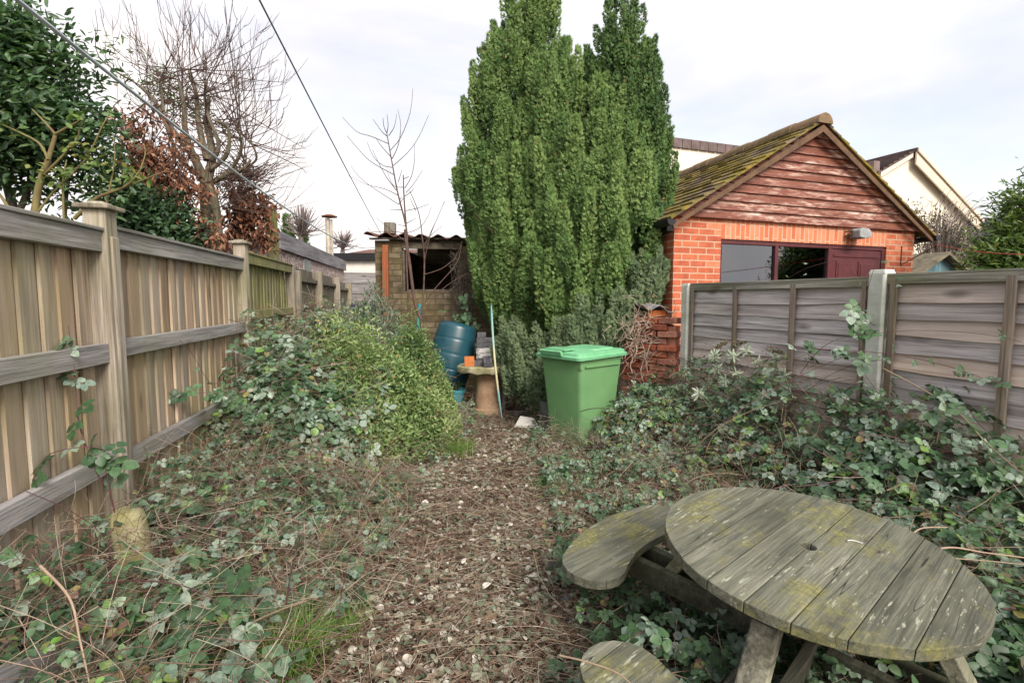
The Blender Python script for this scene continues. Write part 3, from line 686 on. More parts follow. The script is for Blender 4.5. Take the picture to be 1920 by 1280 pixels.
def loft(m, rings, tone=.5, cap=True):
    n = len(rings[0][0]); v = []
    for pts, z in rings: v += [(p[0], p[1], (z(p[0], p[1]) if callable(z) else z)) for p in pts]
    f = [(i * n + j, i * n + (j + 1) % n, (i + 1) * n + (j + 1) % n, (i + 1) * n + j) for i in range(len(rings) - 1) for j in range(n)]
    if cap: f += [tuple(range(n))[::-1], tuple(range((len(rings) - 1) * n, len(rings) * n))]
    m.add(v, f, tone)
m = MB(); sh_ = lambda pts, dx, dy: [(p[0] + dx, p[1] + dy) for p in pts]
loft(m, [(sh_(rrect(.44, .44, .05), 0, -.02), .03), (rrect(.47, .49, .05), .12), (rrect(.56, .64, .045), .90), (rrect(.575, .66, .045), .905), (rrect(.575, .66, .045), .945)])
body = m.build('body', BINB, bn, smooth=True)
m = MB()
zl_ = lambda x, y: .955 + .018 * (y + .36)
up = lambda d: (lambda x, y: zl_(x, y) + d)
loft(m, [(rrect(.60, .71, .05), up(-.028)), (rrect(.645, .755, .06), up(-.026)), (rrect(.65, .76, .06), up(.0)), (rrect(.60, .71, .05), up(.012)), (rrect(.595, .70, .05), up(.034)), (rrect(.56, .66, .05), up(.042))])
lid = m.build('lid', BINL, bn, smooth=True)
m = MB(); loft(m, [(sh_(rrect(.42, .32, .03), 0, .12), up(.040)), (sh_(rrect(.40, .30, .03), 0, .12), up(.056))]); m.build('lid_panel', BINL, lid, smooth=True)
m = MB(); loft(m, [(sh_(rrect(.30, .17, .02), -.06, -.26), up(.052)), (sh_(rrect(.30, .17, .02), -.06, -.26), up(.064))])
m.box((-.06, -.385, .985), (.30, .03, .05), rot=(R_(20), 0, 0)); m.build('handle_flap', BINL, lid, bevel=.003)
m = MB(); m.tube([(-.27, .395, .965), (.27, .395, .965)], .017, 10); m.build('hinge_bar', BLK, lid)
m = MB()
for sx in (-.2, .2):
    m = MB(); m.box((sx, .37, .95), (.06, .07, .05)); m.build('hinge_lug', BINL, bn)
for sx in (-.25, .25):
    m = MB(); m.M = Matrix.Translation((sx, .235, .10)) @ Matrix.Rotation(R_(90), 4, 'Y'); m.lathe([(.03, -.022), (.09, -.025), (.1, -.015), (.1, .015), (.09, .025), (.03, .022)], 22); m.build('wheel', BLK, bn, smooth=True)
m = MB()
for z_ in (.86,): m.box((.2925, -.0, z_), (.012, .52, .018))
m.box((.265, -.30, .87), (.03, .035, .07)); m.build('rim_rib', BINB, bn, bevel=.003)

# ------------------------------------------------------------------ water butt leaning on the shed
m = NM('butt_green', .33, .5); n1 = m.noise(m.obj(), 4, 6, .65); c = m.ramp(n1, [(.3, (.010, .052, .072)), (.7, (.020, .085, .115))]); m.bump(m.noise(m.obj(), 60, 3), .1, .003)
BUTT = m.out(c)
bp = P(838, 560, 7.0)
wb = empty('water_butt', (bp.x - .06, 7.0, .20), 0, 'dark teal ribbed plastic water butt leaning over beside the block shed', 'water butt', rot=(R_(-8), R_(12), 0))
m = MB(); pr = [(.235, 0), (.255, .02)]
def br_(z): return .255 + .048 * math.sin(math.pi * min(max(z / .98, 0), 1))
for z in np.linspace(.03, .90, 60):
    r = br_(z); g = min(abs(z - q_) for q_ in (.14, .34, .55, .75)); r -= .006 * math.exp(-(g / .010) ** 2); pr.append((r, z))
pr += [(.262, .93), (.235, .962), (.19, .98), (.10, .99), (.01, .992)]
m.lathe(pr, 48); m.build('barrel', BUTT, wb, smooth=True)
m = MB(); m.M = Matrix.Translation((-.1, -.27, .12)) @ Matrix.Rotation(R_(90), 4, 'X'); m.lathe([(.03, 0), (.03, .03), (.018, .04), (.018, .08)], 12); m.build('tap_boss', BLK, wb, smooth=True)
# ------------------------------------------------------------------ chimney pot pedestal, slab and bricks
cp = P(915, 775, 6.6); cz = float(gh(cp.x, 6.6))
m = NM('buff_clay', .85, .15); n1 = m.noise(m.obj(), 5, 7, .7); c = m.ramp(n1, [(.3, (.33, .20, .12)), (.5, (.50, .34, .22)), (.7, (.60, .46, .33))]); c = m.mix(m.ramp(m.noise(m.obj((1, 1, 5)), 6, 5, .7), [(.6, 0.), (.75, .6)]), c, (.20, .17, .09)); m.bump(n1, .4, .01)
m2 = MB(); m2.lathe([(.185, -.05), (.19, .0), (.188, .085), (.168, .10), (.163, .13), (.150, .35), (.147, .455), (.158, .46), (.158, .478), (.147, .483), (.147, .55), (.165, .575), (.02, .576)], 40, wob=.004)
o = tag(m2.build('chimney_pot', m.out(c), smooth=True), 'buff clay chimney pot standing upright as a pedestal under the stone slab', 'chimney pot'); o.location = (cp.x, 6.6, cz)
TOPZ = cz + .66
m = MB(); r8 = [(.345 * (1 + .05 * math.sin(i * 2.3)) * math.cos(R_(45 * i + 18)), .31 * (1 + .04 * math.cos(i * 3.1)) * math.sin(R_(45 * i + 18))) for i in range(8)]
r16 = []
for i in range(8):
    a, b = r8[i], r8[(i + 1) % 8]
    for t_ in (0.06, .35, .65, .94): r16.append((a[0] + (b[0] - a[0]) * t_ + random.uniform(-.004, .004), a[1] + (b[1] - a[1]) * t_ + random.uniform(-.004, .004)))
loft(m, [([(x * .97, y * .97) for x, y in r16], lambda x, y: -.082 + .01 * math.sin(x * 30)), (r16, lambda x, y: -.06 + .008 * math.sin(x * 25 + y * 12)), (r16, -.012), ([(x * .965, y * .965) for x, y in r16], 0.)])
o = tag(m.build('stone_slab', STONE, smooth=True), 'lichened octagonal stone slab resting on the clay chimney pot', 'stone slab'); o.location = (P(906, 600, 6.55).x, 6.55, TOPZ)
ORG = m_plain('orange_brick', (.58, .20, .07), .85, .15, .25, 20, .4)
GRY = m_plain('blue_grey_brick', (.13, .13, .145), .8, .2, .35, 18, .3)
GRP = m_brick('painted_brick', [(0, (.15, .15, .16)), (1, (.2, .2, .21))], (.2, .2, .2), bw=2, bh=2, wear=.3)
m = NM('white_splashed_brick', .8, .2); c = m.ramp(m.noise(m.obj((1, 1, 1.6)), 11, 5, .6), [(.42, (.13, .13, .145)), (.5, (.62, .61, .6))]); WSP = m.out(c)
def brick(name, loc, dim, rot, mat, label, holes=False, group='loose bricks on the stone slab', cat='brick', bev=.005):
    m = MB()
    if holes:
        lx, ly, lz = dim; hw = ly * .30; n = 3; L_ = lx * .7 / n
        m.span((-lx / 2, -ly / 2, -lz / 2), (lx / 2, -hw / 2 - .012, lz / 2)); m.span((-lx / 2, hw / 2 + .012, -lz / 2), (lx / 2, ly / 2, lz / 2))
        xs_ = [-lx / 2, -lx / 2 + .032]
        hs_ = [(-lx * .34 + i * lx * .34 - .026, -lx * .34 + i * lx * .34 + .026) for i in range(3)]; e = -lx / 2
        for h0, h1 in hs_: m.span((e, -hw / 2 - .012, -lz / 2), (h0, hw / 2 + .012, lz / 2)); e = h1
        m.span((e, -hw / 2 - .012, -lz / 2), (lx / 2, hw / 2 + .012, lz / 2)); m.span((-lx / 2 + .02, -hw / 2 - .0115, -lz / 2 + .002), (lx / 2 - .02, hw / 2 + .0115, -lz / 2 + .015))
        bev = 0
    else: m.box((0, 0, 0), dim, tone=random.random())
    o = m.build(name, mat, bevel=bev); o.location = loc; o.rotation_euler = rot
    return tag(o, label, cat, group)
sx = lambda px, y: P(px, 600, y).x
brick('brick', (sx(879.5, 6.42), 6.42, TOPZ + .061), (.125, .10, .12), (0, 0, .08), ORG, 'bright orange squarish brick at the left edge of the slab')
brick('brick', (sx(896, 6.45), 6.45, TOPZ + .033), (.2, .10, .064), (0, 0, .15), GRY, 'grey brick lying flat between the orange brick and the holed brick')
brick('brick', (sx(914, 6.37), 6.36, TOPZ + .064), (.215, .103, .065), (0, R_(20), R_(96)) and (0, R_(14), R_(-84)), GRY, 'dark grey brick with three square holes, tipped toward the path', holes=True)
for i, (mt, lb) in enumerate([(GRY, 'lowest grey brick of the stack at the back of the slab'), (WSP, 'second brick up in the slab stack, splashed with white mortar'), (WSP, 'third brick up in the slab stack, white patched face'),
                              (GRY, 'fourth brick up in the slab stack, dark and unpainted'), (GRY, 'fifth brick up in the slab stack, just under the short top one')]):
    brick('brick', (sx(908, 6.75) + random.uniform(-.006, .006), 6.74, TOPZ + .034 + i * .0675), (.2 + random.uniform(0, .01), .10, .066), (0, 0, random.uniform(-.07, .07)), mt, lb)
brick('brick', (sx(903, 6.75), 6.74, TOPZ + .034 + 5 * .0675), (.115, .10, .066), (0, 0, .05), GRY, 'short half brick topping the stack at the back of the slab')

# ------------------------------------------------------------------ canes, pots and odds and ends
m = NM('faded_sleeve', .5, .3); c = m.ramp(m.math('DIVIDE', m.n('SeparateXYZ', {0: m.co.outputs['Object']}).outputs[2], 1.5), [(.0, (.25, .50, .50)), (.24, (.28, .52, .52)), (.3, (.62, .58, .36)), (.55, (.68, .64, .42)), (.66, (.40, .60, .56)), (.9, (.24, .48, .48))])
mm = MB(); a = P(921, 572, 6.05); b = P(941, 783, 6.12); mid = [a.lerp(b, t_) + Vector((-.02 * math.sin(t_ * math.pi), 0, 0)) for t_ in np.linspace(0, 1, 12)]
mm.tube(mid, [.006] + [.0125] * 9 + [.009, .005], 8)
tag(mm.build('garden_cane', m.out(c), smooth=True), 'turquoise and yellow sleeved cane leaning in front of the chimney pot', 'garden cane')
mm = MB(); mm.tube([P(787, 570, 7.5), P(784, 610, 7.48), P(779, 665, 7.4)], .026, 8)
tag(mm.build('garden_stake', m_plain('turquoise_plastic', (.06, .33, .33), .5, .3, 0, .3), smooth=True), 'turquoise plastic stake leaning against the mossy block wall', 'garden stake')
pp = P(852, 700, 6.75); pz = float(gh(pp.x, 6.75))
pot = empty('flower_pot', (pp.x, 6.75, pz), 0, 'bright turquoise plastic flower pot with dark strappy leaves below the water butt', 'flower pot', rot=(R_(4), R_(6), 0))
m = MB(); m.lathe([(.075, 0), (.10, .30), (.112, .30), (.114, .335), (.104, .335), (.10, .30), (.09, .29), (.01, .285)], 24); m.build('pot', m_plain('turquoise_pot', (.04, .45, .58), .4, .4, 0, .15, 5, .05), pot, smooth=True)
m = MB()
for i in range(16):
    a = random.uniform(0, 6.28); r = random.uniform(.08, .18); m.tube([(0, 0, .28), (r * .4 * math.cos(a), r * .4 * math.sin(a), .40), (r * math.cos(a), r * math.sin(a), .40 + random.uniform(-.05, .08))], [.006, .007, .002], 4)
m.build('leaves', m_plain('strap_leaf', (.05, .10, .04), .5), pot)
wf_ = P(968, 760, 6.75); wz = float(gh(wf_.x, 6.75))
wfr = empty('plastic_frame', (wf_.x, 6.75, wz), R_(-6), 'broken white plastic frame lying in the dark under the conifer', 'frame', rot=(R_(-8), 0, R_(-6)))
WHT = m_plain('dirty_white_plastic', (.55, .55, .52), .5, .3, 0, .3, 8, .1, c2=(.25, .26, .22))
m = MB(); m.box((-.17, 0, .22), (.035, .03, .46)); m.box((.14, 0, .07), (.035, .03, .14)); m.box((.0, .02, .24), (.30, .02, .025)); m.box((-.0, .02, .31), (.30, .02, .022)); m.tube([(-.2, -.02, .03), (-.1, -.05, .01), (.05, -.06, .01), (.2, -.03, .03)], .018, 8)
m.build('bars', WHT, wfr, bevel=.004)
kb = P(1024, 790, 5.95); kz = float(gh(kb.x, 5.95))
bk = empty('metal_bucket', (kb.x + .03, 5.95, kz), 0, 'dull grey metal bucket half hidden behind the green bin', 'bucket')
m = MB(); m.lathe([(.10, 0), (.135, .30), (.142, .31), (.142, .322), (.13, .32), (.13, .3), (.096, .01), (.01, .008)], 26); m.build('pail', m_plain('galvanised', (.30, .32, .33), .45, .5, .5, .3, 9, .1), bk, smooth=True)
m = MB(); m.tube([(.14 * math.cos(R_(a)), -.02 - .05 * math.sin(R_(a)), .315 - .12 * math.sin(R_(a))) for a in range(0, 181, 20)], .003, 5); m.build('handle', BLK, bk)
wc = P(984, 816, 5.75); wcz = float(gh(wc.x, 5.75))
m = MB(); m.add([(-.12, -.02, 0), (.0, -.09, .01), (.10, .03, .09), (-.05, .09, .10), (.16, -.02, .0), (-.12, -.02, .008), (.0, -.09, .018), (.10, .03, .098), (-.05, .09, .108), (.16, -.02, .008)],
                [(0, 3, 2, 1), (1, 2, 4), (5, 6, 7, 8), (6, 9, 7), (0, 1, 6, 5), (1, 4, 9, 6), (4, 2, 7, 9), (2, 3, 8, 7), (3, 0, 5, 8)], .5)
o = tag(m.build('carton', m_plain('wet_card', (.72, .70, .64), .7, .2, 0, .15)), 'torn flattened white carton lying on the path before the bin', 'carton'); o.location = (wc.x, 5.75, wcz + .03)
kb = P(699, 600, 8.9); kz = P(699, 570, 8.9).z
kb2 = empty('black_bin', (kb.x - .06, 8.9, kz - 1.05), R_(8), 'black wheeled bin half hidden behind the rust-stained corner of the shed', 'bin')
m = MB(); loft(m, [(rrect(.44, .44, .04), .0), (rrect(.55, .6, .04), .95)]); m.build('body', BLK, kb2, smooth=True)
m = MB(); loft(m, [(rrect(.6, .66, .04), .952), (rrect(.6, .66, .04), .985), (rrect(.5, .55, .04), 1.04)]); m.build('lid', m_plain('navy_lid', (.02, .03, .07), .5), kb2, smooth=True)

# ------------------------------------------------------------------ tumbledown brick wall by the lap fence
ba = Vector((1.80, 5.52)); bb = Vector((P(1182, 600, 5.95).x, 5.95)); bth_ = math.atan2((bb - ba).y, (bb - ba).x); BL = (bb - ba).length
rw = empty('brick_wall', (ba.x, ba.y, 0), bth_, 'crumbling old red brick wall stub beside the first concrete fence post', 'wall')
OLDB = NM('old_bricks', .9, .12); t = OLDB.tone(); c = OLDB.ramp(t, [(0, (.20, .065, .045)), (.3, (.33, .10, .06)), (.6, (.42, .14, .075)), (.85, (.28, .13, .10)), (1, (.52, .24, .14))])
c = OLDB.mix(1.0, c, OLDB.ramp(OLDB.noise(OLDB.obj(), 14, 6, .7), [(.3, .55), (.7, 1.25)]), 'MULTIPLY'); OLDB.bump(OLDB.noise(OLDB.obj(), 40, 5), .7, .01); OLDB = OLDB.out(c)
m = MB()
for k in range(17):
    z = .04 + k * .074; x = -.02 + (.11 if k % 2 else 0)
    while x < BL - (.02 if k < 15 else .12):
        l_ = min(.215, BL + .05 - x)
        if l_ > .06 and random.random() > .04:
            m.box((x + l_ / 2, random.uniform(-.014, .02), z + .035), (l_ - .012, .2, .064), rot=(random.uniform(-.03, .03), random.uniform(-.03, .03), random.uniform(-.07, .07)), tone=random.random())
        x += .225
m.span((.01, -.06, 0), (BL - .02, .06, 1.2), .9); m.build('bricks', OLDB, rw, bevel=.006)
q0 = P(1231, 584, 5.78)
o = brick('loose_brick', (q0.x, 5.8, 17 * .074 + .075), (.20, .105, .07), (0, .03, R_(172)), ORG, 'bright orange loose brick lying on top of the crumbling brick wall', group=None)
m = MB(); N = 30; v = []
for i in range(N + 1):
    x = -.19 + .38 * i / N; zz = .028 * math.sin(x * 26 + .6) - .3 * x * x
    for y in (-.14, .16): v += [(x, y, zz + .01), (x, y, zz)]
f = []
for i in range(N):
    a = 4 * i; b = a + 4; f += [(a, b, b + 2, a + 2), (a + 1, a + 3, b + 3, b + 1), (a, a + 1, b + 1, b), (a + 2, b + 2, b + 3, a + 3)]
f += [(0, 2, 3, 1), (4 * N, 4 * N + 1, 4 * N + 3, 4 * N + 2)]
m.add(v, f, .5); q1 = P(1222, 570, 5.78)
o = tag(m.build('corrugated_offcut', m_plain('asbestos_grey', (.27, .28, .30), .8, .2, 0, .3, 14, .3), smooth=False), 'grey wavy roofing offcut balanced on the loose orange brick', 'roofing sheet'); o.location = (q1.x, 5.8, 17 * .074 + .145); o.rotation_euler = (R_(4), R_(6), R_(12))

# ------------------------------------------------------------------ washing lines, footing, sleeper
def line(name, pts, r, label, col):
    m = MB(); m.tube(pts, r, 6); return tag(m.build(name, m_plain('cord_' + name, col, .6, .3, bump=0), smooth=True), label, 'washing line')
span_ = lambda A_, B_, sg: [A_.lerp(B_, i / 24) - Vector((0, 0, sg * 4 * (i / 24) * (1 - i / 24))) for i in range(25)]
line('washing_line', [*span_(P(-30, -50, .9), P(705, 463, 7.85), .165)], .0042, 'pale grey washing line crossing low above the close-board fence to the shed corner', (.42, .48, .52))
line('washing_line', [*span_(P(470, -32, 2.2), P(718, 445, 7.86), .02)], .0042, 'blue-grey washing line dropping steeply from the top of the picture to the shed roof', (.13, .20, .27))
fx = P(246, 1010, 2.36)
m = MB(); loft(m, [([(x * s_, y * s_) for x, y in rrect(.13, .12, .035, 4)], z) for s_, z in ((1.05, -.3), (1.02, -.02), (1., .06), (.93, .105), (.75, .13))])
fo = tag(m.build('post_footing', m_plain('mossy_concrete', (.44, .41, .26), .95, .1, 0, .35, 10, .8, c2=(.27, .27, .10)), smooth=True), 'lump of yellowish lichened concrete at the foot of the fence post', 'concrete lump'); fo.location = (fx.x, 2.36, fx.z + .02); fo.rotation_euler = (.08, -.08, .3)
pl0, pl1 = P(-60, 1310, 1.22), P(128, 1215, 1.62)
m = MB(); d = (pl1 - pl0); m.box((0, 0, 0), (d.length, .05, .19)); o = tag(m.build('timber_plank', WOODR, bevel=.006), 'grey-blue timber plank on edge half buried under brambles near the fence', 'plank')
o.location = (pl0 + pl1) / 2 + Vector((0, 0, -.06)); o.rotation_euler = (0, -math.atan2(d.z, d.xy.length), math.atan2(d.y, d.x))

# ------------------------------------------------------------------ round picnic table with curved benches
C0 = Vector((1.0778, 1.7938, .6027)); NV = Vector((.0296, -.0663, .9974)).normalized(); XA = Vector((math.cos(R_(40.5)), math.sin(R_(40.5)), 0)); XA = (XA - NV * XA.dot(NV)).normalized(); YA = NV.cross(XA)
HT = .62
tb = empty('picnic_table', C0 - NV * HT, 0, 'weathered green-grey round picnic table with a parasol hole and four curved benches', 'picnic table')
tb.rotation_euler = Matrix((XA, YA, NV)).transposed().to_euler()
m = NM('table_wood', .75, .25); t = m.tone(); off = m.math('MULTIPLY', t, 41.0)
g = m.noise(m.obj((2.2, 42, 42), off), 1, 8, .65, .3)
c = m.ramp(g, [(.28, (.062, .064, .047)), (.5, (.125, .13, .097)), (.72, (.19, .19, .148))])
g3 = m.noise(m.obj((5, 170, 170), off), 1, 3, .7); c = m.mix(1.0, c, m.ramp(g3, [(.3, .6), (.5, 1.), (.7, 1.3)]), 'MULTIPLY'); big = m.noise(m.obj((1.5, 4, 4), off), 1, 4, .6); c = m.mix(1.0, c, m.ramp(big, [(.3, .62), (.7, 1.35)]), 'MULTIPLY')
al = m.noise(m.obj((3, 4, 4)), 1.1, 7, .72); c = m.mix(m.math('MULTIPLY', m.ramp(al, [(.50, 0.), (.66, 1.)]), .7), c, m.ramp(m.noise(m.obj(), 60, 3), [(.35, (.11, .12, .03)), (.65, (.30, .27, .07))]))
fl_ = m.noise(m.obj((13, 75, 75), off), 1, 4, .6); fm = m.noise(m.obj((1, 1, 1)), 3.1, 3, .5)
c = m.mix(m.math('MULTIPLY', m.ramp(fl_, [(.60, 0.), (.66, .8)]), m.ramp(fm, [(.47, 0.), (.56, 1.)])), c, (.40, .41, .31))
ck = m.noise(m.obj((1.1, 19, 19), off), 1, 2, .4, .2); ckm = m.noise(m.obj((2, 2, 2)), 1.7, 2); c = m.mix(m.math('MULTIPLY', m.ramp(ck, [(.488, 0.), (.50, 1.), (.512, 0.)]), m.ramp(ckm, [(.52, 0.), (.58, 1.)])), c, (.02, .02, .018))
dk = m.noise(m.obj((3, 9, 9)), 1.3, 4, .6); c = m.mix(m.math('MULTIPLY', m.ramp(dk, [(.6, 0.), (.72, 1.)]), .55), c, (.045, .05, .055))
m.bump(m.math('ADD', g, m.math('MULTIPLY', m.noise(m.obj(), 110, 3), .35)), .6, .005); TW = m.out(c)
LEGW = m_wood('leg_wood', (.05, .05, .04), (.16, .155, .12), (.34, .33, .26), 0, .5, (.15, .17, .07))
BEAMW = m_wood('beam_wood', (.02, .022, .017), (.06, .062, .046), (.12, .12, .09), 0, .4, (.07, .08, .03))
RT = .5; m = MB(); seams = [-.51, -.382, -.255, -.128, 0, .125, .25, .376, .51]
for i in range(8):
    v0, v1 = seams[i] + .0012, seams[i + 1] - .0012; R1 = RT * (1 + random.uniform(-.004, .004)); v0c, v1c = max(v0, -R1 * .999), min(v1, R1 * .999)
    a0, a1 = math.asin(v0c / R1), math.asin(v1c / R1); pts = [(R1 * math.cos(a), R1 * math.sin(a)) for a in np.linspace(a0, a1, 16)] + [(-R1 * math.cos(a), R1 * math.sin(a)) for a in np.linspace(a1, a0, 16)]
    hr = .026
    if i == 3: k = len(pts); arc = [(-hr * math.cos(R_(q_)), -hr * math.sin(R_(q_)) + v1) for q_ in range(180, -1, -20)]; j = 16; pts = pts[:16] + arc + pts[16:]
    if i == 4: arc = [(-hr * math.cos(R_(q_)), hr * math.sin(R_(q_)) + v0) for q_ in range(0, 181, 20)]; pts = pts + arc
    dz = random.uniform(-.0015, .0015)
    if i == 0: dz = -.003
    m.prism(pts, HT - .038 + dz, HT + dz, tone=random.random())
m.build('tabletop', TW, tb, bevel=.003)
def clip(poly, a, b, c0, keep):
    out = []; f = lambda p: (a * p[0] + b * p[1] - c0) * keep
    for i in range(len(poly)):
        p, q_ = poly[i], poly[(i + 1) % len(poly)]; fp, fq = f(p), f(q_)
        if fp >= 0: out.append(p)
        if fp * fq < 0: t_ = fp / (fp - fq); out.append((p[0] + (q_[0] - p[0]) * t_, p[1] + (q_[1] - p[1]) * t_))
    return out
ri, ro_ = .642, .915; rm, hw = (ri + ro_) / 2, (ro_ - ri) / 2; ha = R_(22.5)
for k in range(4):
    m = MB(); pts = [(ro_ * math.cos(a), ro_ * math.sin(a)) for a in np.linspace(-ha, ha, 18)]
    pts += [(rm * math.cos(ha) + hw * math.cos(ha + b), rm * math.sin(ha) + hw * math.sin(ha + b)) for b in np.linspace(0.15, math.pi - .15, 9)]
    pts += [(ri * math.cos(a), ri * math.sin(a)) for a in np.linspace(ha, -ha, 18)]
    pts += [(rm * math.cos(ha) + hw * math.cos(ha + b), -(rm * math.sin(ha) + hw * math.sin(ha + b))) for b in np.linspace(math.pi - .15, .15, 9)]
    rot = R_(4.5 + 90 * k); cs, sn = math.cos(rot), math.sin(rot)
    wpts = [(x * cs - y * sn, x * sn + y * cs) for x, y in pts]
    cuts = [-9] + [v_ for v_ in np.arange(-.95, .96, .127)] + [9]
    for i in range(len(cuts) - 1):
        q_ = clip(clip(wpts, 0, 1, cuts[i] + .001, 1), 0, 1, cuts[i + 1] - .001, -1)
        if len(q_) > 2 and max(p[1] for p in q_) - min(p[1] for p in q_) > .004:
            lft = [p for p in q_ if True]; m.prism(lft, HT - .27 - .036, HT - .27 + random.uniform(-.001, .001), tone=random.random())
    m.build('bench_seat', TW, tb, bevel=.0025)
    dv_ = Vector((math.cos(rot), math.sin(rot), 0)); pv = Vector((-math.sin(rot), math.cos(rot), 0))
    m = MB(); a = dv_ * .34 + Vector((0, 0, HT - .05)); b = dv_ * .70 + Vector((0, 0, -.05)); d = b - a
    m.M = Matrix.Translation((a + b) / 2) @ (d.to_track_quat('X', 'Z').to_matrix().to_4x4()); m.box((0, 0, 0), (d.length, .085, .05), tone=random.random()); m.build('leg', LEGW, tb, bevel=.005)
for k in range(2):
    rot = R_(4.5 + 90 * k)
    for sd_ in (-1, 1):
        m = MB(); m.M = Matrix.Rotation(rot, 4, 'Z'); m.box((0, sd_ * .062, HT - .27 - .036 - .048 - .002 - k * .0), (1.72, .036, .092), tone=random.random()) if k == 0 else (m.box((.46, sd_ * .062, HT - .27 - .036 - .05), (.70, .036, .092), tone=random.random()), m.box((-.46, sd_ * .062, HT - .27 - .036 - .05), (.70, .036, .092), tone=random.random()))
        m.build('bench_beam', BEAMW, tb, bevel=.004)
    m = MB(); m.M = Matrix.Rotation(rot, 4, 'Z'); m.box((0, 0, HT - .038 - .028 - .05 * k), (.86, .08, .048), tone=.3); m.build('top_beam', BEAMW, tb, bevel=.004)
tp3 = lambda u, v_, h=0: tb.matrix_basis @ Vector((u, v_, HT + h))
m = MB(); m.tube([tp3(.16 + .02 * math.cos(a), -.12 + .02 * math.sin(a) + .01 * a, .003 + .002 * a) for a in np.linspace(0, 2.4, 9)], .0016, 5)
tag(m.build('string_curl', m_plain('white_string', (.8, .8, .76)), smooth=True), 'tiny curl of white string lying on the picnic tabletop', 'string')
# ------------------------------------------------------------------ leaf shapes
def leaflet(l, w_, ang, ox=0., oy=0., fold=.12, droop=.15, hi=True, tn=0.):
    ts, ws = ((0, .10, .13, .26, .30, .44, .48, .62, .66, .80, .84, 1), (0, .60, .52, .96, .88, 1.08, .97, .96, .84, .64, .52, 0)) if hi else ((0, .3, .72, 1), (0, .9, .85, 0))
    v = []; n = len(ts)
    for t_, q_ in zip(ts, ws):
        z = -droop * l * t_ * t_
        v += [(-w_ * q_ / 2, t_ * l, z + fold * w_ * q_), (0, t_ * l, z), (w_ * q_ / 2, t_ * l, z + fold * w_ * q_)]
    ca, sa = math.cos(ang), math.sin(ang)
    v = [(x * ca - y * sa + ox, x * sa + y * ca + oy, z) for x, y, z in v]; f = []
    if hi:
        for i in range(n - 1):
            a = 3 * i; b = a + 3
            if i == 0: f += [(a + 1, b + 1, b), (a + 1, b + 2, b + 1)]
            elif i == n - 2: f += [(a, a + 1, b + 1), (a + 1, a + 2, b + 1)]
            else: f += [(a, a + 1, b + 1, b), (a + 1, a + 2, b + 2, b + 1)]
    else:
        f = [(1, 10, 6, 3), (1, 5, 8, 10)]
    return v, f, [tn] * len(v)
def trefoil(hi, five=False):
    L_ = [leaflet(.60, .50, 0, 0, .40, hi=hi), leaflet(.48, .41, R_(76), -.06, .24, hi=hi, tn=.04), leaflet(.48, .41, -R_(76), .06, .24, hi=hi, tn=-.04)]
    if five: L_ += [leaflet(.36, .28, R_(128), -.03, .18, hi=hi, tn=.02), leaflet(.36, .28, -R_(128), .03, .18, hi=hi)]
    st = ([(-.012, 0, 0), (.012, 0, 0), (.012, .32, .0), (-.012, .32, .0)], [(0, 1, 2, 3)], [.35] * 4)
    return merge_tpl(*L_, st)
TRI_HI, TRI_LO, FIVE_HI = trefoil(True), trefoil(False), trefoil(True, True)
OVAL = leaflet(1, .55, 0, fold=.08, droop=.2, hi=True); OVAL_LO = leaflet(1, .5, 0, fold=.1, hi=False)
NARROW = leaflet(1, .26, 0, fold=.15, droop=.25, hi=False)
def rotset(n, upb=1.0, jit=.6, grad=None):
    N = rng.normal(size=(n, 3)) * jit; N[:, 2] = np.abs(N[:, 2]) * .3 + upb
    if grad is not None: N[:, :2] += grad
    return N
BRAM = m_leaf('bramble_leaf', [(0, (.075, .062, .072)), (.10, (.028, .052, .024)), (.34, (.062, .130, .062)), (.52, (.11, .205, .095)), (.66, (.16, .24, .185)), (.79, (.33, .42, .34)), (.86, (.15, .31, .05)), (.93, (.24, .13, .12)), (.97, (.32, .28, .09)), (1, (.45, .42, .33))], .45, .45, .22, .55)
BRIGHT = m_leaf('fresh_leaf', [(0, (.05, .095, .04)), (.4, (.13, .22, .075)), (.75, (.25, .35, .13)), (.93, (.38, .45, .22)), (1, (.36, .25, .10))], .5, .35, .3)
SILV = m_leaf('silver_leaf', [(0, (.10, .14, .10)), (.5, (.20, .27, .19)), (1, (.42, .47, .38))], .6, .3, .15)
LITT = m_leaf('fallen_leaf', [(0, (.035, .026, .022)), (.14, (.085, .062, .045)), (.25, (.17, .115, .07)), (.33, (.27, .22, .155)), (.43, (.10, .14, .085)), (.58, (.20, .25, .165)), (.75, (.40, .40, .31)), (.88, (.55, .53, .45)), (1, (.78, .77, .71))], .7, .25, .08, .45)
TWIG = m_leaf('dry_twig', [(0, (.06, .038, .032)), (.3, (.16, .09, .065)), (.55, (.26, .17, .12)), (.8, (.38, .31, .24)), (1, (.52, .46, .36))], .75, .2, 0., .4)
CANE = m_leaf('bramble_cane', [(0, (.055, .025, .03)), (.4, (.13, .055, .065)), (.7, (.15, .12, .07)), (1, (.34, .25, .18))], .5, .4, 0., .3)
STRAW = m_leaf('dry_straw', [(0, (.14, .075, .045)), (.4, (.27, .185, .125)), (.75, (.42, .34, .26)), (1, (.60, .54, .44))], .7, .2, .1)
GRASS = m_leaf('grass_blade', [(0, (.06, .10, .03)), (.5, (.17, .32, .06)), (.85, (.30, .46, .12)), (1, (.42, .38, .20))], .5, .35, .3)

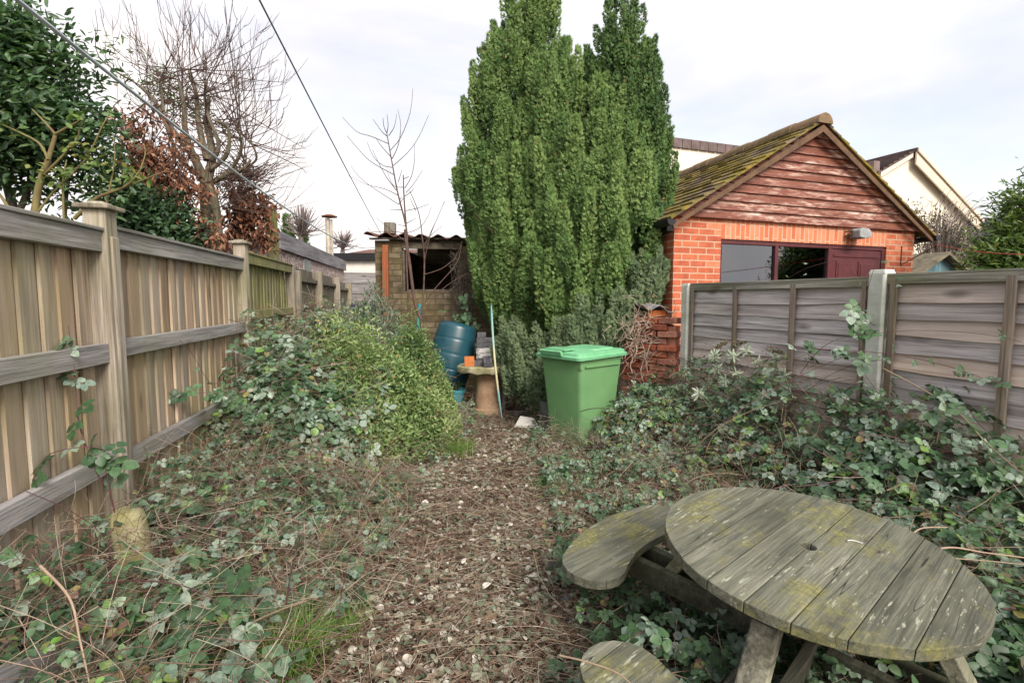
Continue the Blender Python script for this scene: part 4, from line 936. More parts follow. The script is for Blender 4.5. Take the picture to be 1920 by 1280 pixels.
# cover heights over the ground: where the brambles pile up
def xc(y): return np.interp(y, [0, 1.9, 3.0, 4.2, 5.0, 6.0, 7], [-.26, -.24, -.22, -.22, -.14, -.12, -.1])
def pw(y): return np.interp(y, [0, 1.9, 3.0, 4.2, 5.0, 6.0, 7], [.56, .54, .47, .42, .32, .28, .3])
def pathmask(x, y):     # 1 on the trodden path
    return sstep(1.35, .75, np.abs(x - xc(y)) / pw(y) + .5 * (vn(x, y, 2.2, 3) - .5))
def blob(x, y, cx, cy, rx, ry, p=2.): return np.clip(1 - (np.abs((x - cx) / rx) ** p + np.abs((y - cy) / ry) ** p), 0, 1) ** .5
def H_mound(x, y): return 1.02 * blob(x, y, -2.15, 5.6, 1.35, 2.0, 2.4)
def H_bright(x, y): return .98 * blob(x, y, -1.42, 5.30, .86, 1.25, 2.) * (.66 + .6 * vn(x, y, 3.2, 55))
def H_silver(x, y): return 1.2 * blob(x, y, -2.0, 7.1, 1.15, .8, 2.)
def H_left(x, y): return (.20 * sstep(1.5, .2, x - fence_x(y)) + .14) * sstep(4.9, 3.6, y)
def H_right(x, y):
    d = rdist(x, y); return (.74 - .10 * sstep(3.4, 2.2, y)) * sstep(1.25, .12, d) * sstep(-.06, .04, d) * sstep(6.0, 5.2, y) * (1 - .45 * sstep(3.2, 2.4, y))
def H_wall(x, y): return .55 * blob(x, y, 1.38, 5.0, .62, .75, 2.)
def low(x, y): return .09 + .10 * vn(x, y, 1.4, 6)
def bump_(x, y): return .68 + .64 * (.6 * vn(x, y, 2.3, 8) + .4 * vn(x, y, 5.5, 9))

def sample(n, x0, x1, y0, y1, dens):
    x = rng.uniform(x0, x1, n); y = rng.uniform(y0, y1, n); k = rng.random(n) < dens(x, y)
    k &= (x > fence_x(y) + .05) & ((rdist(x, y) > .03) | (y > 5.5)) & (np.hypot(x + .80, y - 1.93) > .07); return x[k], y[k]
def in_table(x, y, z):
    d = np.hypot(x - 1.08, y - 1.79); return ((d < .56) & (z > .28)) | ((d < .98) & (d > .58) & (z > .2))
def drop(k, *a): return [q_[k] for q_ in a]
def cover(name, n, box, H, dens, mat, tpl_hi, tpl_lo, smin, smax, tone0, tone1, parent=None, split=3.6, lay=.42, jit=.55, depth=1.):
    x, y = sample(n, *box, dens); h = H(x, y) * bump_(x, y)
    k = (h > .02) & (np.hypot(x + .80, y - 1.93) > .17) & (np.hypot(x + 1.66, y - 2.22) > .19) & (((x - .45) / .34) ** 2 + ((y - 4.86) / .42) ** 2 > rng.random(len(x))); x, y, h = x[k], y[k], h[k]
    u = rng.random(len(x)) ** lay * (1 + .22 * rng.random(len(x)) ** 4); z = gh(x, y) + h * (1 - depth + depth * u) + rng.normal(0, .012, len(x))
    e = .08; gxh = (H(x + e, y) - H(x - e, y)) / (2 * e); gyh = (H(x, y + e) - H(x, y - e)) / (2 * e)
    gr = -np.stack([gxh, gyh], 1) * .55; gr = np.clip(gr, -1.2, 1.2)
    s_ = rng.uniform(smin, smax, len(x)) * (.6 + .8 * vn(x, y, 2.1, 12)); N = rotset(len(x), 1., jit, gr)
    N[:, 1] -= .25
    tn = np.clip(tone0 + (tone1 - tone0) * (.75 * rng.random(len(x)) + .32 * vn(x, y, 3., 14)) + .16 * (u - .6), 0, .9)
    odd = rng.random(len(x)); tn = np.where(odd < .06, rng.uniform(.82, .97, len(x)), tn)
    P_ = np.stack([x, y, z], 1)
    bad = in_table(x, y, z); P_, N, s_, tn, y = drop(~bad, P_, N, s_, tn, y)
    Rn = frames(N); near = y < split; out = []
    for kk, tp in ((near, tpl_hi), (~near, tpl_lo)):
        if kk.sum(): nk = int(kk.sum()); out.append(scatter(name, tp, P_[kk], Rn[kk], np.stack([s_[kk] * rng.uniform(.8, 1.12, nk), s_[kk], s_[kk] * rng.uniform(-.6, 2.8, nk)], 1), tn[kk], mat, parent))
    if len(out) == 2 and parent is None:
        join(out)
    return out[0]
def join(obs):
    """merge far and near halves of one plant into the first mesh"""
    a = obs[0]
    for b in obs[1:]:
        V = []; Ls = []; Sz = []; T = []; off = 0
        for o_ in (a, b):
            me = o_.data; v = np.empty(len(me.vertices) * 3, 'f'); me.vertices.foreach_get('co', v); l = np.empty(len(me.loops), 'i'); me.loops.foreach_get('vertex_index', l)
            sz = np.empty(len(me.polygons), 'i'); me.polygons.foreach_get('loop_total', sz); t = np.empty(len(me.vertices), 'f'); me.attributes['tone'].data.foreach_get('value', t)
            V.append(v.reshape(-1, 3)); Ls.append(l + off); off += len(v) // 3; Sz.append(sz); T.append(t)
        mat = a.data.materials[0]; nm = a.name.split('.')[0]; par = a.parent
        bpy.data.objects.remove(b); bpy.data.objects.remove(a)
        a = npmesh(nm, np.concatenate(V), np.concatenate(Sz), np.concatenate(Ls), np.concatenate(T), mat, par)
    obs[0] = a; return a
def twigs(name, n, box, H, dens, mat, lmin, lmax, r, flat, tone0, tone1, parent=None, curve=.25, S=5, k=3, lo=0., hi=1.):
    x, y = sample(n, *box, dens); n = len(x); h = H(x, y) * bump_(x, y); z = gh(x, y) + h * rng.uniform(lo, hi, n) + .01
    l_ = rng.uniform(lmin, lmax, n); a = rng.uniform(0, 2 * np.pi, n); el = rng.normal(0, 1, n) * flat
    d = np.stack([np.cos(a) * np.cos(el), np.sin(a) * np.cos(el), np.sin(el)], 1); b = rng.normal(size=(n, 3)) * curve; b[:, 2] *= .5
    t_ = np.linspace(-.5, .5, S)[None, :, None]; pth = np.stack([x, y, z], 1)[:, None] + d[:, None] * l_[:, None, None] * t_ + b[:, None] * (l_[:, None, None]) * (.25 - t_ ** 2)
    g = gh(pth[..., 0], pth[..., 1]) + .004; pth[..., 2] = np.maximum(pth[..., 2], g)
    q_ = pth.reshape(-1, 3); bad = (in_table(q_[:, 0], q_[:, 1], q_[:, 2]) | (q_[:, 0] < fence_x(q_[:, 1]) + .04)).reshape(n, S).any(1)
    pth = pth[~bad]; n = len(pth); rr = r * rng.uniform(.5, 1.4, n)[:, None] * np.linspace(1.1, .5, S)[None]
    return tubes(name, pth, rr, k, rng.uniform(tone0, tone1, n), mat, parent)

# ---- the litter and low growth: uncountable stuff
one = lambda x, y: np.ones_like(x)
zero = lambda x, y: np.zeros_like(x) + .03
litd = lambda x, y: np.clip(.55 + .45 * pathmask(x, y), 0, 1) * np.clip(3.2 / np.maximum(y, 1.2), .35, 1)
x, y = sample(95000, -2.6, 3.2, 1.1, 6.8, litd); n = len(x)
tn = np.clip(rng.beta(1.7, 1.9, n) * .94 + .25 * (vn(x, y, 1.7, 20) - .5), 0, .9); tn = np.where(rng.random(n) < .055, rng.uniform(.86, 1., n), tn)
sz = rng.uniform(.015, .052, n); N = rng.normal(size=(n, 3)) * .42; N[:, 2] = 1
o = scatter('leaf_litter', OVAL, np.stack([x, y, gh(x, y) + rng.uniform(.004, .035, n)], 1), frames(N), np.stack([sz * rng.uniform(.8, 1.5, n), sz, sz * 2.2], 1), tn, LITT)
tag(o, 'brown and pale grey fallen leaves carpeting the trodden path', 'leaf litter', kind='stuff')
o = twigs('twig_litter', 42000, (-2.6, 3.2, 1.1, 7.0), zero, litd, TWIG, .06, .34, .0015, .10, .1, 1., lo=0, hi=1.6); tag(o, 'thin dead twigs and stalks strewn all over the path and beds', 'twigs', kind='stuff')
H0 = lambda x, y: low(x, y) * (1 - .9 * pathmask(x, y))
d0 = lambda x, y: (1 - .74 * pathmask(x, y)) * (.18 + .60 * sstep(.33, .58, vn(x, y, 2.6, 30)))
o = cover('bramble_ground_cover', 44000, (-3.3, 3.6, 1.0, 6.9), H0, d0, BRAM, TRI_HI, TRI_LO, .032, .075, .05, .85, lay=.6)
tag(o, 'low trailing bramble leaves spreading over the ground either side of the path', 'ground cover', kind='stuff')
o = twigs('dry_stems', 15000, (-3.0, 3.4, 1.1, 6.6), lambda x, y: .28 + 0 * x, lambda x, y: (1 - .8 * pathmask(x, y)) * (vn(x, y, 1.5, 33) > .36), STRAW, .10, .45, .0010, .55, .1, 1., curve=.5, hi=1.); tag(o, 'pale dry grass stems tangled among the brambles', 'dry stems', kind='stuff')

o = twigs('weed_fuzz', 16000, (-3.0, 3.2, 1.3, 6.4), lambda x, y: .34 * sstep(.45, .7, vn(x, y, 1.8, 61)), lambda x, y: (1 - pathmask(x, y)) * (vn(x, y, 1.8, 61) > .5), TWIG, .03, .11, .0016, .8, .1, .9, curve=.6, S=4, lo=.2, hi=1.3); tag(o, 'brown fuzzy dead weed heads and fine stalks among the brambles', 'dead weeds', kind='stuff')
# ---- bigger plants
def bush(name, label, cat='bramble', loc=(0, 0, 0), group=None):
    t = empty(name, loc, 0, label, cat, group); return t
def kid(par, o): 
    o.parent = par; o.matrix_parent_inverse = Matrix.Translation(-par.location); return o
def canes(name, n, box, H, dens, par, l0=.5, l1=1.3, r=.0028, up=.35):
    o = twigs(name, n, box, H, dens, CANE, l0, l1, r, up, 0, 1, curve=.7, S=9, k=5, lo=.3, hi=1.05); return kid(par, o)
A = bush('bramble_bush', 'dark waist-high bramble mound against the middle of the close-board fence', loc=(-2.15, 5.4, .1))
kid(A, cover('foliage', 14500, (-3.4, -.9, 3.6, 7.6), H_mound, lambda x, y: (H_mound(x, y) > H_bright(x, y) - .05) * (.4 + .6 * sstep(.3, .5, vn(x, y, 3.3, 71))), BRAM, TRI_HI, TRI_LO, .055, .115, .02, .86, lay=.35))
canes('canes', 260, (-3.2, -1., 3.8, 7.), H_mound, one, A)
kid(A, twigs('dead_stems', 2200, (-3.1, -1.1, 3.8, 6.4), H_mound, one, TWIG, .12, .6, .0015, .6, .2, 1, curve=.5, S=6, lo=.5, hi=1.15))
B = bush('evergreen_shrub', 'bright yellow-green small-leaved shrub spilling toward the path beside the water butt', 'shrub', (-1.22, 5.35, .0))
x, y = sample(80000, -2.35, -.5, 4.0, 6.7, lambda x, y: (H_bright(x, y) > .05) * 1.)
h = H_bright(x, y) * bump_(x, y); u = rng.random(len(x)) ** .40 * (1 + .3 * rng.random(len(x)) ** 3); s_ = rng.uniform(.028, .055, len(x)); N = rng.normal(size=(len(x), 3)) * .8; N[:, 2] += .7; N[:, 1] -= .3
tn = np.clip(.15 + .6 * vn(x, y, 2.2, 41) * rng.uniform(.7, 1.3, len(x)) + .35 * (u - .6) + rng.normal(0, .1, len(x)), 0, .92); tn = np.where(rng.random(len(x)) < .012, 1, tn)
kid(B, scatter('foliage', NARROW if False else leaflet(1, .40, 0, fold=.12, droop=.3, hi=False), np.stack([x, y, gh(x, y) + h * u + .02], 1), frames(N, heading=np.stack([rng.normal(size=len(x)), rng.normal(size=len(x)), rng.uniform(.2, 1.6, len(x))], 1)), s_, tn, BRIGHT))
kid(B, twigs('stems', 500, (-1.8, -.6, 4.3, 6.3), H_bright, lambda x, y: (H_bright(x, y) > .1) * 1., TWIG, .2, .6, .002, .7, .2, .8, curve=.3, S=5, lo=.2, hi=1.0))
Cc = bush('silvery_shrub', 'tall silvery-green willowy shrub rising in front of the boundary fence end', 'shrub', (-2.0, 7.1, .0))
x, y = sample(16000, -3.2, -.95, 6.2, 8., lambda x, y: (H_silver(x, y) > .05) * 1.); h = H_silver(x, y) * (bump_(x, y) + .1); u = rng.random(len(x)) ** .4
h0 = np.stack([rng.normal(size=len(x)) * .6, rng.normal(size=len(x)) * .6, np.full(len(x), 1.2)], 1)
kid(Cc, scatter('foliage', NARROW, np.stack([x, y, gh(x, y) + h * u], 1), frames(rng.normal(size=(len(x), 3)) + [0, -.5, .3], heading=h0), rng.uniform(.04, .09, len(x)), np.clip(.2 * (rng.random(len(x))) + .5 * u * rng.random(len(x)), 0, 1), SILV))
kid(Cc, twigs('stems', 260, (-3, -1.1, 6.4, 7.7), H_silver, one, TWIG, .4, .9, .003, 1.3, .3, 1, curve=.15, S=5, lo=.4, hi=1.05))
D = bush('bramble_bush', 'tangled bramble thicket climbing the lap-panel fence behind the picnic table', loc=(2.2, 4.0, .1))
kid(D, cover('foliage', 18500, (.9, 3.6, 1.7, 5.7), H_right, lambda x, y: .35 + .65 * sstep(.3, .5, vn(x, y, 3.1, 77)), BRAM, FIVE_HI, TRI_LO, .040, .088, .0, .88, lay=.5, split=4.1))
canes('canes', 650, (.9, 3.5, 1.9, 5.6), H_right, one, D, .4, 1.2, .0024)
kid(D, twigs('dead_stems', 3600, (.9, 3.4, 2.0, 5.6), H_right, one, TWIG, .10, .55, .0015, .6, .2, .9, curve=.5, S=6, lo=.2, hi=1.1))
E_ = bush('bramble_bush', 'bramble clump with fresher green leaves between the wheeled bin and the brick wall stub', loc=(1.38, 5.0, .05))
kid(E_, cover('foliage', 3600, (.7, 2.1, 4.2, 5.9), H_wall, one, BRAM, TRI_HI, TRI_LO, .06, .11, .25, .9, lay=.4)); canes('canes', 70, (.8, 2., 4.3, 5.7), H_wall, one, E_)
G_ = bush('bramble_bush', 'knee-high brambles with dry stalks along the near end of the close-board fence', loc=(-1.7, 2.4, .2))
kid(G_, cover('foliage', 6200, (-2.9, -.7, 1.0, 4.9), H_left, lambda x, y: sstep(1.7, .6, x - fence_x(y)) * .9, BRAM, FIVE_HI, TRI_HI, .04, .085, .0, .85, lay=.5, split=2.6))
canes('canes', 170, (-2.6, -.7, 1.2, 4.6), H_left, one, G_, .4, 1.2)
kid(G_, twigs('dead_stems', 4200, (-2.8, -.7, 1.1, 4.6), H_left, one, TWIG, .10, .5, .0012, .55, .1, 1, curve=.6, S=6, lo=.4, hi=1.35))
T_ = bush('bramble_bush', 'brambles growing up underneath the round picnic table', loc=(1.2, 1.6, .0))
kid(T_, cover('foliage', 4200, (.15, 2.6, .95, 2.6), lambda x, y: .26 + 0 * x, lambda x, y: sstep(.1, .6, x) * 1., BRAM, FIVE_HI, TRI_LO, .055, .10, .0, .8, lay=.7)); canes('canes', 160, (.2, 2.5, 1., 2.5), lambda x, y: .25 + 0 * x, one, T_, .3, .8, .0026, .2)

# single canes with leaves, each a plant of its own
def cane(px, y0, y1, label, r=.0032, leaves=10, s=.07, tone=.4, group='bramble canes climbing over the fences and table', five=True, lt=(.2, .8)):
    n = len(px); pts = [P(a, b, y0 + (y1 - y0) * i / (n - 1)) for i, (a, b) in enumerate(px)]
    path = []
    for i in range(n - 1):
        p0, p1, p2, p3 = pts[max(i - 1, 0)], pts[i], pts[i + 1], pts[min(i + 2, n - 1)]
        for t_ in np.linspace(0, 1, 7)[:-1]: path.append(.5 * ((2 * p1) + (-p0 + p2) * t_ + (2 * p0 - 5 * p1 + 4 * p2 - p3) * t_ ** 2 + (-p0 + 3 * p1 - 3 * p2 + p3) * t_ ** 3))
    path.append(pts[-1]); pa_ = np.array([tuple(p) for p in path])
    t = empty('bramble_cane', pts[0], 0, label, 'bramble cane', group)
    kid(t, tubes('stem', pa_[None], np.linspace(r, r * .5, len(pa_))[None], 6, [tone], CANE))
    if leaves:
        idx = rng.integers(2, len(pa_), leaves); Pn = pa_[idx] + rng.normal(0, .012, (leaves, 3)); N = rng.normal(size=(leaves, 3)) * .5 + [0, -.8, .8]
        kid(t, scatter('foliage', FIVE_HI if five else TRI_HI, Pn, frames(N), rng.uniform(.7, 1.2, leaves) * s, rng.uniform(*lt, leaves), BRAM))
    return t
cane([(190, 905), (150, 800), (140, 700), (128, 610)], 2.2, 2.25, 'upright bramble cane with leaf pairs climbing the nearest fence bay', leaves=9, s=.085)
cane([(215, 960), (200, 890), (190, 840), (95, 850), (60, 900)], 2.2, 2.0, 'bramble cane with large round leaves at the nearest fence post', leaves=9, s=.10)
cane([(300, 900), (255, 790), (330, 745), (420, 740), (480, 790)], 2.9, 3.6, 'bramble spray reaching across the lower rail of the second fence bay', leaves=26, s=.085)
cane([(520, 640), (480, 600), (440, 660), (400, 720), (340, 640), (232, 612)], 4.4, 3.0, 'thin bare cane arching over the middle rail of the fence', r=.0022, leaves=4, s=.06, tone=.2)
cane([(1125, 1000), (1400, 760), (1640, 640), (1620, 600), (1590, 590)], 3.9, 3.4, 'bramble cane with big leaves standing by the second concrete post', leaves=10, s=.1)
cane([(1580, 760), (1618, 680), (1612, 610), (1600, 585), (1630, 590)], 3.45, 3.45, 'leafy bramble tip beside the top of the second concrete post', leaves=11, s=.11)
cane([(1610, 620), (1612, 540), (1585, 490), (1520, 500), (1480, 520)], 3.5, 3.9, 'wiry bramble shoot looping above the fence in front of the maroon door', r=.0018, leaves=5, s=.035, tone=.2, five=False)
cane([(1610, 610), (1640, 500), (1660, 487), (1680, 510), (1682, 545)], 3.5, 3.35, 'wiry bramble shoot hooking over the top of the second concrete post', r=.0018, leaves=4, s=.04, tone=.2, five=False)
cane([(1440, 650), (1560, 655), (1680, 665), (1790, 690), (1870, 720)], 3.6, 2.9, 'long arching bramble cane across the face of the lap panels', leaves=24, s=.07)
cane([(1655, 690), (1780, 760), (1850, 830), (1930, 900)], 3.3, 2.3, 'thick pale bramble cane slanting down past the second concrete post', r=.005, leaves=12, s=.085, tone=.9)
cane([(1500, 700), (1560, 640), (1700, 620), (1830, 625), (1915, 640)], 3.5, 2.6, 'thin dark cane bowed across the upper lap panel boards', r=.002, leaves=6, s=.05, tone=.1)
cane([(1700, 905), (1690, 850), (1660, 760), (1620, 700)], 3.0, 3.2, 'upright purple cane in front of the lap panels', leaves=6, s=.07, tone=.3)
cane([(1710, 1036), (1708, 1008), (1728, 990), (1776, 988)], 1.86, 1.98, 'short hooked pale cane tip standing on the picnic tabletop', r=.0045, leaves=0, tone=1.)
cane([(1712, 1040), (1780, 1026), (1850, 1036), (1960, 1050)], 1.86, 1.9, 'pale bramble cane lying across the far edge of the picnic table', r=.0045, leaves=0, tone=1.)
cane([(1745, 1044), (1840, 1050), (1960, 1062)], 1.9, 1.86, 'thinner second pale cane beside the picnic table edge', r=.003, leaves=0, tone=.95)
cane([(1050, 1228), (1100, 1240), (1160, 1262), (1200, 1300)], 1.42, 1.3, 'pinkish cane lying across the lowest curved bench seat', r=.003, leaves=0, tone=.95)
cane([(75, 1060), (130, 1120), (150, 1200), (170, 1290)], 1.5, 1.35, 'pale peeling cane hanging over the brambles near the plank', r=.0045, leaves=0, tone=1.)
cane([(1250, 1290), (1180, 1210), (1230, 1180), (1280, 1230)], 1.7, 1.7, 'leafy bramble shoot between the lowest bench and the table leg', leaves=8, s=.075)
# grass tufts
def tuft(px, py, n, hgt, spread, label):
    d = ray(px, py); t_ = -(EYE - .02) / d.z; q_ = Vector((0, 0, EYE)) + d * t_; q_.z = float(gh(q_.x, q_.y)); S = 6
    a = rng.uniform(0, 6.28, n); l_ = rng.uniform(.5, 1, n) * hgt; b0 = rng.normal(0, spread * .35, (n, 2)); t2 = np.linspace(0, 1, S)
    lean = rng.uniform(.3, 1.1, n); px_ = b0[:, :1] + np.cos(a)[:, None] * (t2 ** 1.6)[None] * (l_ * lean)[:, None]; py_ = b0[:, 1:] + np.sin(a)[:, None] * (t2 ** 1.6)[None] * (l_ * lean)[:, None]
    pz_ = l_[:, None] * (t2[None] * 1.1 - .45 * lean[:, None] * t2[None] ** 2.2)
    pth = np.stack([px_, py_, pz_], 2); rr = np.repeat((np.array([.0022, .0024, .0022, .0018, .0011, .0003]))[None], n, 0)
    o = tubes('grass_tuft', pth, rr, 3, np.clip(rng.normal(.55, .22, n), 0, 1), GRASS); o.location = q_
    return tag(o, label, 'grass', 'grass tufts at the edge of the path')
tuft(528, 1262, 640, .26, .18, 'bright green grass tuft nearest the camera beside the path')
tuft(640, 1185, 110, .13, .14, 'thin yellowish grass tuft in the litter just beyond the bright tuft')
tuft(230, 1230, 130, .15, .10, 'small dark grass tuft beneath the brambles by the plank')
tuft(1020, 905, 110, .10, .14, 'yellow-green grass sprig on the path in front of the wheeled bin')
tuft(860, 850, 170, .20, .24, 'straw and green grass at the foot of the bright shrub')
# buddleia with silvery tips and brown seed heads, in the thicket
bu_ = empty('buddleia', P(1440, 760, 4.15), 0, 'straggly buddleia with star-shaped silver leaf tips and brown seed heads by the lap fence', 'shrub')
st, hd = [], []
tips = [(1345, 690), (1375, 665), (1400, 655), (1420, 675), (1340, 665), (1445, 690), (1470, 700), (1500, 668), (1400, 715), (1380, 700), (1455, 672), (1360, 712), (1600, 655), (1480, 725), (1430, 740), (1310, 735)]
Pn, Rn, Sn, Tn = [], [], [], []
for (a, b) in tips:
    tip = P(a, b, random.uniform(3.95, 4.35)); base = P(1440 + random.uniform(-40, 60), 880, 4.1); mid_ = tip.lerp(base, .45) + Vector((random.uniform(-.1, .1), 0, .08))
    st.append([tuple(base.lerp(mid_, t_).lerp(mid_.lerp(tip, t_), t_)) for t_ in np.linspace(0, 1, 8)])
    for lvl in range(2):
        for i in range(8):
            an = 2 * math.pi * i / 8 + lvl * .4; Pn.append(tuple(tip - Vector((0, 0, .02 * lvl)))); d = np.array([math.cos(an), -.35, math.sin(an) * .8 + .3]); hd.append(d); Sn.append(random.uniform(.045, .075)); Tn.append(random.uniform(.55, 1.))
kid(bu_, tubes('stem', st, np.repeat(np.linspace(.004, .0015, 8)[None], len(st), 0), 5, rng.uniform(.6, 1, len(st)), CANE))
hd = np.array(hd); kid(bu_, scatter('foliage', NARROW, np.array(Pn), frames(rng.normal(size=(len(hd), 3)) * .3 + [0, -1, .3], heading=hd), np.array(Sn), np.array(Tn), SILV))
for (a, b, a2, b2) in ((1370, 650, 1400, 640), (1440, 655, 1470, 662), (1515, 672, 1550, 668), (1365, 640, 1342, 652), (1260, 700, 1290, 712), (1440, 830, 1470, 800), (1215, 820, 1240, 790)):
    p0, p1 = P(a, b, 4.1), P(a2, b2, 4.05); n = 260; t_ = rng.random(n); c_ = np.array(p0)[None] * (1 - t_[:, None]) + np.array(p1)[None] * t_[:, None] + rng.normal(0, .013, (n, 3)) * (1.2 - t_[:, None])
    kid(bu_, scatter('seed_spike', OVAL_LO, c_, frames(rng.normal(size=(n, 3))), rng.uniform(.010, .02, n), rng.uniform(.15, .5, n), LITT))
# ------------------------------------------------------------------ trees
BARK = m_wood('bark', (.07, .06, .045), (.17, .145, .11), (.28, .25, .20), 2, .35, (.14, .16, .07), knots=False)
TWB = m_plain('twig_bark', (.13, .085, .07), .8, .2, var=.4, scale=12, bump=.1, c2=(.07, .045, .04))
GRB = m_plain('green_bark', (.17, .17, .06), .7, .2, var=.4, scale=9, bump=.1, c2=(.13, .08, .045))
def poly(pts, S=10):
    """smooth curve through points, resampled"""
    p = np.array([tuple(q_) for q_ in pts], float); out = []
    n = len(p)
    for u in np.linspace(0, n - 1 - 1e-6, S):
        i = int(u); t_ = u - i; p0, p1, p2, p3 = p[max(i - 1, 0)], p[i], p[i + 1], p[min(i + 2, n - 1)]
        out.append(.5 * ((2 * p1) + (-p0 + p2) * t_ + (2 * p0 - 5 * p1 + 4 * p2 - p3) * t_ ** 2 + (-p0 + 3 * p1 - 3 * p2 + p3) * t_ ** 3))
    return np.array(out)
def pxs(L_, y, dy=0.): 
    n = len(L_); return [P(a, b, y + dy * i / max(n - 1, 1)) for i, (a, b) in enumerate(L_)]
def limbs(name, specs, par, mat, S=12, k=8):
    """specs: (list of points, r0, r1)"""
    pa = np.array([poly(a, S) for a, _, _ in specs]); rr = np.array([np.linspace(r0, r1, S) for _, r0, r1 in specs])
    return kid(par, tubes(name, pa, rr, k, rng.random(len(specs)), mat))

# --- conifers: upright plumes of fine sprays
def spray():
    out = []
    for i, (a, l_) in enumerate(((0, 1.), (R_(17), .82), (-R_(17), .82), (R_(34), .58), (-R_(34), .58))):
        out.append(([(-.03, .02, 0), (.03, .02, 0), (.055 , l_ * .55, .03 * (i % 2)), (0, l_, .05), (-.055, l_ * .55, -.02)], [(0, 1, 2, 3, 4)], [-.12, -.12, .0, .14, .0], a))
    v, f, t_ = [], [], []
    for a_ in out:
        ca, sa = math.cos(a_[3]), math.sin(a_[3]); b = len(v); v += [(x * ca - y * sa, x * sa + y * ca, z) for x, y, z in a_[0]]; f += [tuple(i + b for i in q_) for q_ in a_[1]]; t_ += a_[2]
    return v, f, t_
SPRAY = spray()
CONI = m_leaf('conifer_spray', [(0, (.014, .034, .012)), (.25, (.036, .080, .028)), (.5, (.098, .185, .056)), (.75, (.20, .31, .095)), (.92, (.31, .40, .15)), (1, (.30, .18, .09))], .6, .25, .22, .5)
CONB = m_leaf('conifer_low_spray', [(0, (.02, .036, .024)), (.35, (.10, .15, .08)), (.65, (.19, .26, .14)), (.88, (.29, .33, .17)), (1, (.30, .15, .09))], .6, .25, .2, .5)
def conifer(tree, cols, mat, tone, nspr=250, dens=.66, prof=None, psz=1.):
    """cols: (axis px at top, top py, radius in px, bottom px, bottom py, depth, yoff)"""
    Pn, Hn, Sn, Tn = [], [], [], []
    core = []
    for (ax, ay, rp_, bx, by, Y) in cols:
        top, bot = np.array(P(ax, ay, Y)), np.array(P(bx, by, Y)); R0 = rp_ * Y / F; Hh = top[2] - bot[2]
        nplume = int(dens * 62 * R0 * Hh / .55)
        for i in range(nplume):
            t_ = rng.random() ** .8                      # 0 top, 1 bottom
            rad = R0 * prof(t_); ph = rng.uniform(-math.pi, math.pi)
            if math.sin(ph) > .35 and rng.random() < .6: ph = -ph
            rr = rad * rng.uniform(.58, 1.06) * (.88 + .28 * float(vn(ph * 1.6, t_ * 5 + ax, 1.)))
            c = top * (1 - t_) + bot * t_; tip = c + np.array([math.cos(ph) * rr, math.sin(ph) * rr, 0])
            L_ = psz * rng.uniform(.42, .82) * (.55 + .45 * min(1, t_ * 4)); pr_ = psz * rng.uniform(.075, .125) * (.6 + .4 * min(1, t_ * 4))
            axis = np.array([math.cos(ph) * .22, math.sin(ph) * .22, 1.]); axis /= np.linalg.norm(axis); b = tip - axis * L_ * .6
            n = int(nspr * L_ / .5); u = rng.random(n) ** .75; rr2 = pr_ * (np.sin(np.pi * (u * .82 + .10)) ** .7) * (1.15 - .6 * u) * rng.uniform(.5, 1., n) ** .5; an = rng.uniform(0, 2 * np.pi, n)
            o1 = np.cross(axis, [0, 1., .1]); o1 /= np.linalg.norm(o1); o2 = np.cross(axis, o1); od = np.cos(an)[:, None] * o1 + np.sin(an)[:, None] * o2
            pos = b + axis * (u * L_)[:, None] + od * rr2[:, None]
            Pn.append(pos); Hn.append(axis[None] * 1.15 + od * .42 + rng.normal(0, .12, (n, 3))); Sn.append(rng.uniform(.034, .064, n))
            pt_ = float(np.clip(rng.normal(0, .075), -.15, .12)) + tone
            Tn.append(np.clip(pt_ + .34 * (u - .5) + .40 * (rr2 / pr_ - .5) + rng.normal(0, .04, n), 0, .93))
    Pn, Hn, Sn, Tn = [np.concatenate(a) for a in (Pn, Hn, Sn, Tn)]
    Tn = np.where(rng.random(len(Tn)) < .006, 1., Tn)
    nrm = rng.normal(size=Pn.shape) * .5 + np.array([0, -1., .3])
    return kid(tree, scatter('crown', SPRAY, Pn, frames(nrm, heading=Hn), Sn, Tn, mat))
pcol = lambda t_: (min(1., (t_ / .40)) ** .55) * (1 - .42 * max(0, (t_ - .60) / .40) ** 1.5)
Y1, Y2 = 6.9, 6.85
tr = empty('conifer_tree', P(1030, 760, Y1), 0, 'broad feathery green conifer with many upright plumes growing behind the chimney pot', 'tree'); tr.location.z = 0
A_ = [(985, -40, 88, 990, 610, 7.3), (1018, -25, 62, 1025, 590, 7.1), (942, 55, 78, 952, 590, 7.4), (1082, 100, 84, 1075, 600, 6.8), (915, 150, 50, 935, 560, 7.45),
      (1130, 150, 76, 1120, 590, 6.6), (1000, 230, 88, 1010, 610, 7.), (1172, 250, 68, 1155, 580, 6.35), (1090, 330, 88, 1085, 600, 6.5), (1050, 95, 56, 1050, 520, 6.9), (960, 250, 70, 965, 600, 7.1)]
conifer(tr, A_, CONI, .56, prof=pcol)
limbs('trunk', [(pxs([(1000, 800), (1005, 500), (992, 60)], Y1 + .1), .09, .02), (pxs([(1060, 800), (1070, 500), (1080, 200)], Y1), .08, .02), (pxs([(1120, 800), (1130, 500), (1140, 260)], Y1 + .1), .07, .02), (pxs([(960, 800), (950, 500), (940, 200)], Y1 + .2), .06, .02)], tr, BARK)
tr = empty('conifer_tree', P(1180, 760, Y2), 0, 'darker narrow-topped conifer behind the broad one, nearest the garage roof', 'tree'); tr.location.z = 0
B_ = [(1163, -50, 66, 1165, 600, Y2), (1190, 60, 62, 1190, 600, Y2 - .1), (1138, 70, 46, 1140, 500, Y2), (1215, 190, 46, 1212, 590, Y2 - .1), (1230, 270, 30, 1224, 520, Y2 - .2)]
conifer(tr, B_, CONI, .38, prof=pcol)
